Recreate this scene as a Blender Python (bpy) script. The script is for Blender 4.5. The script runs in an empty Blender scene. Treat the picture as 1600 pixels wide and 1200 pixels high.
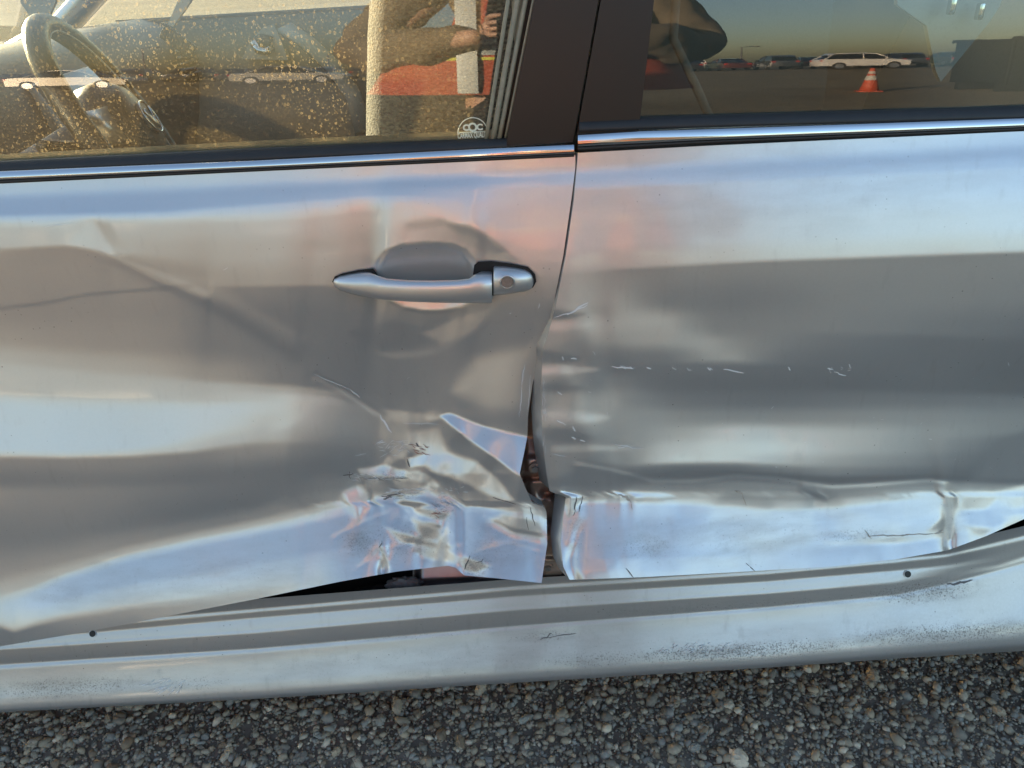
import bpy, bmesh, math, random
import numpy as np
from mathutils import Vector, Matrix, noise as mnoise

random.seed(7); np.random.seed(7)
D = bpy.data
scene = bpy.context.scene
COL = scene.collection
R = math.radians

# ------------------------------------------------------------------ camera
CAM_POS = Vector((0.0, -0.72, 1.11)); PITCH = 30.0; ROLL = 1.2; FPX = 1200.0
cam_data = D.cameras.new('camera'); cam = D.objects.new('camera', cam_data); COL.objects.link(cam)
cam_data.sensor_width = 36.0; cam_data.lens = 36.0 * FPX / 1600.0
cam_data.clip_start = 0.02; cam_data.clip_end = 2000.0
CAM_ROT = Matrix.Rotation(R(90 - PITCH), 3, 'X') @ Matrix.Rotation(R(-ROLL), 3, 'Z')
cam.matrix_world = Matrix.Translation(CAM_POS) @ CAM_ROT.to_4x4()
scene.camera = cam

# ------------------------------------------------------------------ sky and sun
SUN_EL = 8.0
SUN_AZ = math.atan2(-0.72, 0.69)            # clockwise from +Y
sun_vec = Vector((math.sin(SUN_AZ) * math.cos(R(SUN_EL)), math.cos(SUN_AZ) * math.cos(R(SUN_EL)), math.sin(R(SUN_EL))))
world = D.worlds.new('World'); scene.world = world; world.use_nodes = True
wn = world.node_tree; wn.nodes.clear()
sky = wn.nodes.new('ShaderNodeTexSky'); sky.sky_type = 'NISHITA'; sky.sun_disc = False
sky.sun_elevation = R(SUN_EL); sky.sun_rotation = SUN_AZ
sky.air_density = 1.0; sky.dust_density = 1.8; sky.ozone_density = 2.0; sky.altitude = 300
bg = wn.nodes.new('ShaderNodeBackground'); bg.inputs['Strength'].default_value = 0.13
wo = wn.nodes.new('ShaderNodeOutputWorld')
wn.links.new(sky.outputs[0], bg.inputs[0]); wn.links.new(bg.outputs[0], wo.inputs[0])
sun_data = D.lights.new('sun', 'SUN'); sun_data.energy = 5.0; sun_data.angle = R(0.53); sun_data.color = (1.0, 0.80, 0.56)
sun = D.objects.new('sun', sun_data); COL.objects.link(sun)
sun.rotation_euler = sun_vec.to_track_quat('Z', 'Y').to_euler(); sun.location = (-8, 6, 6)

vs = scene.view_settings
vs.view_transform = 'Standard'; vs.look = 'None'; vs.gamma = 1.0; vs.use_curve_mapping = False
vs.exposure = 2.18
vs.use_white_balance = True; vs.white_balance_temperature = 6950; vs.white_balance_tint = 13   # the phone balances for open shade
scene.cycles.use_denoising = True; scene.cycles.denoiser = 'OPENIMAGEDENOISE'
scene.cycles.max_bounces = 10; scene.cycles.transparent_max_bounces = 24
scene.cycles.caustics_reflective = False; scene.cycles.caustics_refractive = False
scene.cycles.sample_clamp_indirect = 6.0

# ------------------------------------------------------------------ helpers
CAR_TILT = R(-2.0)                          # the car stands nose down by about two degrees
CAR = Matrix.Rotation(CAR_TILT, 4, 'Y')
CAR_INV = CAR.inverted()

def tag(o, label=None, cat=None, group=None, kind=None):
    if label: o['label'] = label
    if cat: o['category'] = cat
    if group: o['group'] = group
    if kind: o['kind'] = kind
    return o

def empty(name, loc=(0, 0, 0), rz=0.0, parent=None):
    o = D.objects.new(name, None); COL.objects.link(o)
    o.location = loc; o.rotation_euler = (0, 0, rz); o.parent = parent
    o.empty_display_size = 0.2
    return o

def mesh_obj(name, verts, faces, mat, parent=None, smooth=True, uvless=True):
    me = D.meshes.new(name)
    me.from_pydata([tuple(v) for v in verts], [], [tuple(f) for f in faces])
    me.update()
    if smooth:
        me.polygons.foreach_set('use_smooth', [True] * len(me.polygons))
    o = D.objects.new(name, me); COL.objects.link(o)
    if mat is not None: me.materials.append(mat)
    o.parent = parent
    return o

def bm_obj(name, bm, mat, parent=None, smooth=False):
    me = D.meshes.new(name); bm.to_mesh(me); bm.free()
    if smooth: me.polygons.foreach_set('use_smooth', [True] * len(me.polygons))
    o = D.objects.new(name, me); COL.objects.link(o)
    if mat is not None: me.materials.append(mat)
    o.parent = parent
    return o

def auto_sharp(o, deg=35):
    me = o.data
    try: me.set_sharp_from_angle(angle=R(deg))
    except Exception: pass
    return o

def bm_box(bm, c, s, bevel=0.0, rot=None):
    m = Matrix.Translation(Vector(c)) @ (rot.to_4x4() if rot is not None else Matrix.Identity(4)) @ Matrix.Diagonal((s[0], s[1], s[2], 1))
    r = bmesh.ops.create_cube(bm, size=1.0, matrix=m)
    if bevel > 0:
        es = list({e for v in r['verts'] for e in v.link_edges})
        bmesh.ops.bevel(bm, geom=es, offset=bevel, segments=2, affect='EDGES', profile=0.6)

def box(name, c, s, mat, parent=None, bevel=0.004, rot=None):
    bm = bmesh.new(); bm_box(bm, c, s, bevel, rot)
    return auto_sharp(bm_obj(name, bm, mat, parent, True), 40)

def bm_cyl(bm, p0, p1, r0, r1=None, n=20):
    p0, p1 = Vector(p0), Vector(p1); r1 = r0 if r1 is None else r1
    d = p1 - p0
    m = Matrix.Translation((p0 + p1) / 2) @ d.to_track_quat('Z', 'Y').to_matrix().to_4x4()
    bmesh.ops.create_cone(bm, cap_ends=True, segments=n, radius1=r0, radius2=r1, depth=d.length, matrix=m)

def cyl(name, p0, p1, r0, mat, parent=None, r1=None, n=20):
    bm = bmesh.new(); bm_cyl(bm, p0, p1, r0, r1, n)
    return auto_sharp(bm_obj(name, bm, mat, parent, True), 40)

def loft(name, rings, mat, parent=None, closed=True, caps=True, smooth=True, sharp=None):
    n = len(rings[0]); V = [v for r in rings for v in r]; F = []
    for i in range(len(rings) - 1):
        for j in range(n if closed else n - 1):
            a = i * n + j; b = i * n + (j + 1) % n
            F.append((a, b, b + n, a + n))
    if caps and closed:
        F.append(tuple(range(n))[::-1]); F.append(tuple(range((len(rings) - 1) * n, len(rings) * n)))
    o = mesh_obj(name, V, F, mat, parent, smooth)
    bm = bmesh.new(); bm.from_mesh(o.data); bmesh.ops.recalc_face_normals(bm, faces=bm.faces); bm.to_mesh(o.data); bm.free()
    if sharp: auto_sharp(o, sharp)
    return o

def tube(name, pts, r, mat, parent=None, n=10, closed=False, rs=None):
    pts = [Vector(p) for p in pts]; rings = []
    for i, p in enumerate(pts):
        a = pts[i - 1] if (i > 0 or closed) else p
        b = pts[(i + 1) % len(pts)] if (i < len(pts) - 1 or closed) else p
        t = (b - a).normalized()
        up = Vector((0, 0, 1)) if abs(t.z) < 0.9 else Vector((1, 0, 0))
        s = t.cross(up).normalized(); u = s.cross(t).normalized()
        rr = rs[i] if rs else r
        rings.append([p + (s * math.cos(k * 2 * math.pi / n) + u * math.sin(k * 2 * math.pi / n)) * rr for k in range(n)])
    if closed: rings.append(rings[0])
    return loft(name, rings, mat, parent, True, not closed)

def smoothstep(x): x = np.clip(x, 0, 1); return x * x * (3 - 2 * x)

# ------------------------------------------------------------------ measuring: photograph point -> point on a surface of the car
def ray_dirs(px, py):
    px = np.asarray(px, float); py = np.asarray(py, float)
    d = np.stack([(px - 800.0) / FPX, -(py - 600.0) / FPX, -np.ones_like(px)], -1)
    M = np.array((CAR_INV.to_3x3() @ CAM_ROT))
    d = d @ M.T
    return d / np.linalg.norm(d, axis=-1, keepdims=True)
CAM_L = np.array(CAR_INV @ CAM_POS)
def U(px, py, y):
    """point of the car (car frame) that stands at depth y"""
    d = ray_dirs(px, py); t = (np.asarray(y, float) - CAM_L[1]) / d[..., 1]
    p = CAM_L + d * t[..., None]
    return Vector(p) if p.ndim == 1 else p

# ------------------------------------------------------------------ materials
def new_mat(name):
    m = D.materials.new(name); m.use_nodes = True
    nt = m.node_tree; b = nt.nodes['Principled BSDF']
    return m, nt, b
def N(nt, t, **kw):
    n = nt.nodes.new(t)
    for k, v in kw.items():
        if hasattr(n, k): setattr(n, k, v)
        else: n.inputs[k].default_value = v
    return n
def plain(name, col, rough=0.5, metal=0.0, coat=0.0, spec=0.5, noise=0.0, nscale=40.0, bump=0.0):
    m, nt, b = new_mat(name)
    b.inputs['Base Color'].default_value = (*col, 1); b.inputs['Roughness'].default_value = rough
    b.inputs['Metallic'].default_value = metal; b.inputs['Coat Weight'].default_value = coat
    b.inputs['Specular IOR Level'].default_value = spec
    if noise > 0 or bump > 0:
        tc = N(nt, 'ShaderNodeTexCoord'); nz = N(nt, 'ShaderNodeTexNoise'); nz.inputs['Scale'].default_value = nscale; nz.inputs['Detail'].default_value = 6
        nt.links.new(tc.outputs['Object'], nz.inputs['Vector'])
        if noise > 0:
            mx = N(nt, 'ShaderNodeMix', data_type='RGBA')
            mx.inputs[6].default_value = (*[c * (1 - noise) for c in col], 1); mx.inputs[7].default_value = (*[min(1, c * (1 + noise)) for c in col], 1)
            nt.links.new(nz.outputs['Fac'], mx.inputs[0]); nt.links.new(mx.outputs[2], b.inputs['Base Color'])
        if bump > 0:
            bp = N(nt, 'ShaderNodeBump'); bp.inputs['Strength'].default_value = bump; bp.inputs['Distance'].default_value = 0.002
            nt.links.new(nz.outputs['Fac'], bp.inputs['Height']); nt.links.new(bp.outputs[0], b.inputs['Normal'])
    return m

def car_paint(name, col, metal=0.78, rough=0.375, dirt=1.0):
    """silver paint under clear coat, with road grime: dust film, dark specks, runs"""
    m, nt, b = new_mat(name)
    L = nt.links.new
    b.inputs['Metallic'].default_value = metal
    b.inputs['Coat Weight'].default_value = 1.0; b.inputs['Coat Roughness'].default_value = 0.085; b.inputs['Coat IOR'].default_value = 1.5
    tc = N(nt, 'ShaderNodeTexCoord')
    # specks
    vo = N(nt, 'ShaderNodeTexVoronoi', feature='F1'); vo.inputs['Scale'].default_value = 120.0; vo.inputs['Randomness'].default_value = 1.0
    L(tc.outputs['Object'], vo.inputs['Vector'])
    sc = N(nt, 'ShaderNodeSeparateColor'); L(vo.outputs['Color'], sc.inputs[0])
    r1 = N(nt, 'ShaderNodeMath', operation='GREATER_THAN'); r1.inputs[1].default_value = 0.55; L(sc.outputs[0], r1.inputs[0])
    rad = N(nt, 'ShaderNodeMath', operation='MULTIPLY'); rad.inputs[1].default_value = 0.12; L(sc.outputs[1], rad.inputs[0])
    r2 = N(nt, 'ShaderNodeMath', operation='LESS_THAN'); L(vo.outputs['Distance'], r2.inputs[0]); L(rad.outputs[0], r2.inputs[1])
    sp = N(nt, 'ShaderNodeMath', operation='MULTIPLY'); L(r1.outputs[0], sp.inputs[0]); L(r2.outputs[0], sp.inputs[1])
    # patchiness of the specks
    n0 = N(nt, 'ShaderNodeTexNoise'); n0.inputs['Scale'].default_value = 5.0; n0.inputs['Detail'].default_value = 3; L(tc.outputs['Object'], n0.inputs['Vector'])
    mr0 = N(nt, 'ShaderNodeMapRange'); mr0.inputs[1].default_value = 0.36; mr0.inputs[2].default_value = 0.60; L(n0.outputs['Fac'], mr0.inputs[0])
    sp2 = N(nt, 'ShaderNodeMath', operation='MULTIPLY'); L(sp.outputs[0], sp2.inputs[0]); L(mr0.outputs[0], sp2.inputs[1])
    # runs: noise stretched in z
    mp = N(nt, 'ShaderNodeMapping'); mp.inputs['Scale'].default_value = (90, 60, 22); L(tc.outputs['Object'], mp.inputs['Vector'])
    n1 = N(nt, 'ShaderNodeTexNoise'); n1.inputs['Scale'].default_value = 1.0; n1.inputs['Detail'].default_value = 4; L(mp.outputs[0], n1.inputs['Vector'])
    mr1 = N(nt, 'ShaderNodeMapRange'); mr1.inputs[1].default_value = 0.60; mr1.inputs[2].default_value = 0.82; mr1.inputs[4].default_value = 0.14 * dirt; L(n1.outputs['Fac'], mr1.inputs[0])
    # fine dust
    n2 = N(nt, 'ShaderNodeTexNoise'); n2.inputs['Scale'].default_value = 320.0; n2.inputs['Detail'].default_value = 5; n2.inputs['Roughness'].default_value = 0.7; L(tc.outputs['Object'], n2.inputs['Vector'])
    n3 = N(nt, 'ShaderNodeTexNoise'); n3.inputs['Scale'].default_value = 3.2; n3.inputs['Detail'].default_value = 5; L(tc.outputs['Object'], n3.inputs['Vector'])
    mu = N(nt, 'ShaderNodeMath', operation='MULTIPLY'); L(n2.outputs['Fac'], mu.inputs[0]); L(n3.outputs['Fac'], mu.inputs[1])
    mr2 = N(nt, 'ShaderNodeMapRange'); mr2.inputs[1].default_value = 0.18; mr2.inputs[2].default_value = 0.42; mr2.inputs[4].default_value = 0.08 * dirt; L(mu.outputs[0], mr2.inputs[0])
    ad0 = N(nt, 'ShaderNodeMath', operation='ADD', use_clamp=True); L(mr1.outputs[0], ad0.inputs[0]); L(mr2.outputs[0], ad0.inputs[1])
    gf = N(nt, 'ShaderNodeAttribute'); gf.attribute_name = 'grime'
    sm = N(nt, 'ShaderNodeMapping'); sm.inputs['Scale'].default_value = (14, 14, 60); L(tc.outputs['Object'], sm.inputs['Vector'])
    sn = N(nt, 'ShaderNodeTexNoise'); sn.inputs['Scale'].default_value = 1.0; sn.inputs['Detail'].default_value = 7; sn.inputs['Roughness'].default_value = 0.65; L(sm.outputs[0], sn.inputs['Vector'])
    sr = N(nt, 'ShaderNodeMapRange'); sr.inputs[1].default_value = 0.40; sr.inputs[2].default_value = 0.68; sr.inputs[4].default_value = 0.55; L(sn.outputs['Fac'], sr.inputs[0])
    sg = N(nt, 'ShaderNodeMath', operation='MULTIPLY'); L(gf.outputs['Fac'], sg.inputs[0]); L(sr.outputs[0], sg.inputs[1])
    ad = N(nt, 'ShaderNodeMath', operation='ADD', use_clamp=True); L(ad0.outputs[0], ad.inputs[0]); L(sg.outputs[0], ad.inputs[1])
    c1 = N(nt, 'ShaderNodeMix', data_type='RGBA'); c1.inputs[6].default_value = (*col, 1); c1.inputs[7].default_value = (0.30, 0.27, 0.24, 1); L(ad.outputs[0], c1.inputs[0])
    c2 = N(nt, 'ShaderNodeMix', data_type='RGBA'); c2.inputs[7].default_value = (0.19, 0.175, 0.158, 1); L(c1.outputs[2], c2.inputs[6])
    ga = N(nt, 'ShaderNodeAttribute'); ga.attribute_name = 'grime'
    gn = N(nt, 'ShaderNodeTexNoise'); gn.inputs['Scale'].default_value = 430.0; gn.inputs['Detail'].default_value = 4; gn.inputs['Roughness'].default_value = 0.6; L(tc.outputs['Object'], gn.inputs['Vector'])
    gm_ = N(nt, 'ShaderNodeMath', operation='MULTIPLY_ADD'); gm_.inputs[1].default_value = 0.30; L(ga.outputs['Fac'], gm_.inputs[0]); L(gn.outputs['Fac'], gm_.inputs[2])
    gr_ = N(nt, 'ShaderNodeMapRange'); gr_.inputs[1].default_value = 0.74; gr_.inputs[2].default_value = 0.98; gr_.inputs[4].default_value = 0.75; L(gm_.outputs[0], gr_.inputs[0])
    sx_ = N(nt, 'ShaderNodeMath', operation='MAXIMUM'); L(sp2.outputs[0], sx_.inputs[0]); L(gr_.outputs[0], sx_.inputs[1]); sp2 = sx_
    spd = N(nt, 'ShaderNodeMath', operation='MULTIPLY'); spd.inputs[1].default_value = 0.85 * dirt; spd.use_clamp = True; L(sp2.outputs[0], spd.inputs[0]); L(spd.outputs[0], c2.inputs[0])
    L(c2.outputs[2], b.inputs['Base Color'])
    # the grime is rough and not metallic
    rr = N(nt, 'ShaderNodeMapRange'); rr.inputs[3].default_value = rough; rr.inputs[4].default_value = rough + 0.30; L(ad.outputs[0], rr.inputs[0]); L(rr.outputs[0], b.inputs['Roughness'])
    cw = N(nt, 'ShaderNodeMapRange'); cw.inputs[3].default_value = 0.75; cw.inputs[4].default_value = 0.0; L(spd.outputs[0], cw.inputs[0]); L(cw.outputs[0], b.inputs['Coat Weight'])
    mt = N(nt, 'ShaderNodeMapRange'); mt.inputs[3].default_value = metal; mt.inputs[4].default_value = 0.0; L(spd.outputs[0], mt.inputs[0]); L(mt.outputs[0], b.inputs['Metallic'])
    # aluminium flake and orange peel
    n4 = N(nt, 'ShaderNodeTexNoise'); n4.inputs['Scale'].default_value = 900.0; n4.inputs['Detail'].default_value = 2; L(tc.outputs['Object'], n4.inputs['Vector'])
    bp = N(nt, 'ShaderNodeBump'); bp.inputs['Strength'].default_value = 0.035; bp.inputs['Distance'].default_value = 0.0004
    L(n4.outputs['Fac'], bp.inputs['Height']); L(bp.outputs[0], b.inputs['Normal'])
    return m

M = {}
M['paint'] = car_paint('silver_paint', (0.61, 0.60, 0.59))
M['paint_low'] = car_paint('silver_paint_grimy', (0.515, 0.50, 0.495), dirt=1.9)
M['handle'] = car_paint('silver_paint_clean', (0.61, 0.60, 0.59), dirt=0.25)
M['jamb'] = plain('jamb_paint', (0.40, 0.29, 0.24), 0.36, 0.5, 0.3, noise=0.5, nscale=30)  # brown is the orange vest's reflection, put into the base colour
M['hem'] = plain('hem_sealer', (0.42, 0.41, 0.40), 0.4, 0.6, 0.2, noise=0.2)
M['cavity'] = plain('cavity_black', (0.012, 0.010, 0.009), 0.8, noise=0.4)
M['applique'] = plain('pillar_film', (0.030, 0.024, 0.019), 0.42, 0, 0.0, 0.35, noise=0.15, nscale=8)
M['rubber'] = plain('rubber', (0.02, 0.019, 0.018), 0.55, noise=0.3, nscale=60)
M['chrome'] = plain('bright_trim', (0.66, 0.65, 0.65), 0.10, 1.0)
M['dash'] = plain('dash_plastic', (0.16, 0.16, 0.165), 0.5, noise=0.1, nscale=200, bump=0.2)
M['trimgrey'] = plain('interior_grey', (0.33, 0.325, 0.31), 0.6, noise=0.08, nscale=200, bump=0.2)
M['wheelskin'] = plain('wheel_leather', (0.06, 0.06, 0.062), 0.42, noise=0.1, nscale=300, bump=0.3)
M['silverplastic'] = plain('silver_plastic', (0.5, 0.5, 0.5), 0.3, 0.7)
# ------------------------------------------------------------------ pressed sheet metal
# A panel is a height field.  Along its height it is described by how steeply the metal faces up or down, written as the
# elevation its surface mirrors from eye height; feature lines run along the panel.  The steepness is integrated into depth.
def curve_eval(pts, x, k):
    a = np.array(pts, float); o = np.argsort(a[:, 0]); a = a[o]
    return np.interp(x, a[:, 0], a[:, k])

def poly_mask(px, py, poly, feather):
    P = np.array(poly, float); n = len(P)
    inside = np.zeros(px.shape, bool); dist = np.full(px.shape, 1e9)
    x0, y0 = P.min(0) - feather * 2; x1, y1 = P.max(0) + feather * 2
    sel = (px > x0) & (px < x1) & (py > y0) & (py < y1)
    if not sel.any(): return np.zeros(px.shape)
    X = px[sel]; Y = py[sel]; ins = np.zeros(X.shape, bool); ds = np.full(X.shape, 1e9)
    for i in range(n):
        ax, ay = P[i]; bx, by = P[(i + 1) % n]
        c = ((ay > Y) != (by > Y)) & (X < (bx - ax) * (Y - ay) / ((by - ay) if by != ay else 1e-9) + ax)
        ins ^= c
        vx, vy = bx - ax, by - ay; L2 = vx * vx + vy * vy + 1e-9
        t = np.clip(((X - ax) * vx + (Y - ay) * vy) / L2, 0, 1)
        ds = np.minimum(ds, np.hypot(X - ax - t * vx, Y - ay - t * vy))
    sd = np.where(ins, ds, -ds)
    m = np.zeros(px.shape); m[sel] = smoothstep(sd / (2.0 * feather) + 0.5)
    return m

def line_mask(px, py, pts, width):
    """soft band round a polyline"""
    P = np.array(pts, float); ds = np.full(px.shape, 1e9)
    for i in range(len(P) - 1):
        ax, ay = P[i]; vx, vy = P[i + 1] - P[i]; L2 = vx * vx + vy * vy + 1e-9
        t = np.clip(((px - ax) * vx + (py - ay) * vy) / L2, 0, 1)
        ds = np.minimum(ds, np.hypot(px - ax - t * vx, py - ay - t * vy))
    return np.exp(-(ds / width) ** 2)

def vnoise(px, py, s, seed):
    """smooth value noise on the panel"""
    rs = np.random.RandomState(seed); T = rs.rand(64, 64) * 2 - 1
    u = px / s; v = py / s; i = np.floor(u).astype(int); j = np.floor(v).astype(int)
    a = smoothstep(u - i); b = smoothstep(v - j)
    g = lambda p, q: T[p % 64, q % 64]
    return (g(i, j) * (1 - a) + g(i + 1, j) * a) * (1 - b) + (g(i, j + 1) * (1 - a) + g(i + 1, j + 1) * a) * b

def facets(px, py, s, seed, soft=0.10):
    """creased sheet: random flat cells with narrow ridges between them"""
    rs = np.random.RandomState(seed); J = rs.rand(64, 64, 2); T = rs.rand(64, 64) * 2 - 1
    u = px / s; v = py / s; i = np.floor(u).astype(int); j = np.floor(v).astype(int)
    num = 0.0; den = 0.0
    for di in (-1, 0, 1):
        for dj in (-1, 0, 1):
            a = (i + di) % 64; b = (j + dj) % 64
            d = np.hypot(i + di + J[a, b, 0] - u, j + dj + J[a, b, 1] - v)
            w = np.exp(-d / soft); num = num + w * T[a, b]; den = den + w
    return num / np.maximum(den, 1e-12)

class Sheet:
    def __init__(s, curves, left, right, step, y_top, y_prior, polys=(), extra=None, wh=0.22, wp=0.004, wtop=3.0, lim=(-42, 56), gain=1.65, passes=3, iters=200, loop=0.6):
        top = [(a[0], a[1]) for a in curves[0]]; bot = [(a[0], a[1]) for a in curves[-1]]
        W = max(b[0] for b in right) - min(a[0] for a in left)
        H = max(abs(curve_eval(bot, x, 1) - curve_eval(top, x, 1)) for x in np.linspace(min(a[0] for a in left), max(b[0] for b in right), 20))
        NC = int(W / step) + 1; NR = int(H / step) + 1
        S, T = np.meshgrid(np.linspace(0, 1, NC), np.linspace(0, 1, NR))
        Lf = np.array(sorted([(b, a) for a, b in left])); Rf = np.array(sorted([(b, a) for a, b in right]))
        py = 250 + T * 700; px = None
        for _ in range(25):
            l = np.interp(py, Lf[:, 0], Lf[:, 1]); r = np.interp(py, Rf[:, 0], Rf[:, 1])
            nx = l + S * (r - l); px = nx if px is None else 0.5 * px + 0.5 * nx
            py = curve_eval(top, px, 1) * (1 - T) + curve_eval(bot, px, 1) * T
        s.px, s.py, s.NC, s.NR = px, py, NC, NR
        # steepness
        ys = np.stack([curve_eval(c, px, 1) for c in curves]); es = np.stack([curve_eval(c, px, 2) for c in curves])
        ys = np.maximum.accumulate(ys + np.arange(len(curves))[:, None, None] * 1e-3, axis=0)
        E = es[0].copy()
        for k in range(len(curves) - 1):
            t = (py - ys[k]) / np.maximum(ys[k + 1] - ys[k], 1e-3)
            E = np.where((t >= 0), es[k] + (es[k + 1] - es[k]) * smoothstep(np.clip(t, 0, 1)), E)
        for p in polys:
            m = poly_mask(px, py, p[0], p[2]); E = E * (1 - m) + p[1] * m
        if extra is not None: E = extra(px, py, E)
        E = np.where(E < -4, -4 + (E + 4) * gain, E)
        s.E = E
        d = ray_dirs(px, py)
        A = np.sqrt(d[..., 1] ** 2 + d[..., 2] ** 2)
        def slopes(Et):
            th = 0.5 * (np.arcsin(np.clip(np.sin(np.radians(Et)) / A, -0.999, 0.999)) - np.arctan2(d[..., 2], d[..., 1]))
            tan = np.tan(np.clip(th, R(lim[0]), R(lim[1])))
            return 0.5 * (tan[1:] + tan[:-1])
        Et = E.copy(); tanv = slopes(Et)
        yp = y_prior(px, py) if callable(y_prior) else np.full(px.shape, y_prior)
        yt = y_top(px) if callable(y_top) else np.full(px.shape, y_top)
        # along one line of sight after another the depth obeys (1 + T k0) y0 = (1 + T k1) y1, so its logarithm is a plain sum
        cy = CAM_L[1]; kk = -d[..., 2] / d[..., 1]
        wpm = np.full(px.shape, wp ** 2); wpm[0] = wtop ** 2
        tgt = np.log(yp - cy); tgt[0] = np.log(yt[0] - cy)
        wh2 = wh * wh
        def Aop(v):
            o = wpm * v
            dv = v[:-1] - v[1:]; o[:-1] += dv; o[1:] -= dv
            dh = (v[:, 1:] - v[:, :-1]) * wh2; o[:, 1:] += dh; o[:, :-1] -= dh
            return o
        Lg = None
        for it in range(passes):
            gv = np.log(np.maximum(1 + tanv * kk[1:], 0.2)) - np.log(np.maximum(1 + tanv * kk[:-1], 0.2))
            if Lg is None: Lg = np.concatenate([tgt[:1], tgt[:1] - np.cumsum(gv, 0)], 0)
            b = wpm * tgt; b[:-1] += gv; b[1:] -= gv
            r = b - Aop(Lg); p = r.copy(); rs = (r * r).sum()
            for _ in range(iters):
                Ap = Aop(p); al = rs / (p * Ap).sum(); Lg = Lg + al * p; r = r - al * Ap
                rn = (r * r).sum(); p = r + (rn / rs) * p; rs = rn
            y = np.exp(Lg) + cy
            t = (y - CAM_L[1]) / d[..., 1]; P = CAM_L + d * t[..., None]; P[..., 1] = y
            if True:                             # compare what the metal now mirrors with what it should, and lean it further
                gu = np.gradient(P, axis=1); gv_ = np.gradient(P, axis=0); n = np.cross(gu, gv_); n /= np.linalg.norm(n, axis=-1, keepdims=True) + 1e-12
                n = np.where(n[..., 1:2] > 0, -n, n)
                r_ = d - 2 * (d * n).sum(-1, keepdims=True) * n
                Ea = np.degrees(np.arcsin(np.clip(r_[..., 2], -1, 1)))
                Et = np.clip(Et + loop * (E - Ea), E - 30, E + 30); tanv = slopes(Et)
        s.P = P; s.y = y
        s.az = np.degrees(np.arctan2(r_[..., 0], -r_[..., 1])); s.Ea = Ea
    def at(s, px, py, lift=0.0):
        k = np.argmin((s.px - px) ** 2 + (s.py - py) ** 2); i, j = divmod(int(k), s.NC)
        p = U(px, py, float(s.y[i, j]) - lift)
        return p
    def normal(s, px, py):
        k = np.argmin((s.px - px) ** 2 + (s.py - py) ** 2); i, j = divmod(int(k), s.NC)
        i = min(max(i, 1), s.NR - 2); j = min(max(j, 1), s.NC - 2)
        a = s.P[i, j + 1] - s.P[i, j - 1]; b = s.P[i - 1, j] - s.P[i + 1, j]
        n = Vector(np.cross(a, b)); n.normalize()
        return n if n.y < 0 else -n
    def mesh(s, name, mat, parent, grime=()):
        V = s.P.reshape(-1, 3); nc, nr = s.NC, s.NR
        idx = np.arange(nr * nc).reshape(nr, nc)
        F = np.stack([idx[:-1, :-1], idx[1:, :-1], idx[1:, 1:], idx[:-1, 1:]], -1).reshape(-1, 4)
        me = D.meshes.new(name)
        me.vertices.add(len(V)); me.vertices.foreach_set('co', V.ravel())
        me.loops.add(F.size); me.loops.foreach_set('vertex_index', F.ravel())
        me.polygons.add(len(F)); me.polygons.foreach_set('loop_start', np.arange(0, F.size, 4)); me.polygons.foreach_set('loop_total', np.full(len(F), 4))
        me.update(calc_edges=True); me.validate()
        me.polygons.foreach_set('use_smooth', [True] * len(F)); me.materials.append(mat)
        g = np.zeros(s.px.shape)
        for cx, cy, w, h, a in grime: g = np.maximum(g, a * np.exp(-(((s.px - cx) / (w / 2)) ** 2 + ((s.py - cy + 0.06 * (s.px - cx)) / (h / 2)) ** 2) ** 1.5))
        at = me.attributes.new('grime', 'FLOAT', 'POINT'); at.data.foreach_set('value', g.ravel())
        o = D.objects.new(name, me); COL.objects.link(o); o.parent = parent
        return o
    def edge(s, side, depth, shrink=0.0):
        """returned flange along one side of the panel"""
        P = {'l': s.P[:, 0], 'r': s.P[:, -1], 'b': s.P[-1], 't': s.P[0]}[side]
        sx = {'l': shrink, 'r': -shrink}.get(side, 0); sz = {'b': shrink, 't': -shrink}.get(side, 0)
        rings = []
        for k, f in enumerate((0.0, 0.12, 0.3, 1.0)):
            rings.append([Vector((p[0] + sx * f, p[1] + depth * f + (0.0006 if k == 0 else 0), p[2] + sz * f)) for p in P[::2]])
        return rings

def strip_decal(name, sheet, pts, widths, mat, parent, lift=0.0005):
    """a thin scratch or flake of lifted paint that follows the metal; widths in photo pixels"""
    V = []; F = []
    pts = np.array(pts, float); n = len(pts)
    for i in range(n):
        a = pts[max(i - 1, 0)]; b = pts[min(i + 1, n - 1)]; t = b - a; t = t / (np.linalg.norm(t) + 1e-9)
        nn = np.array([-t[1], t[0]]); w = widths[i] if hasattr(widths, '__len__') else widths
        for sgn in (-1, 1):
            q = pts[i] + nn * w * 0.5 * sgn
            V.append(sheet.at(q[0], q[1], lift))
        if i: F.append((2 * i - 2, 2 * i - 1, 2 * i + 1, 2 * i))
    return mesh_obj(name, V, F, mat, parent)

car = empty('silver_sedan'); car.matrix_world = CAR
tag(car, 'silver sedan with both driver side doors crushed in', 'car')

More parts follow.
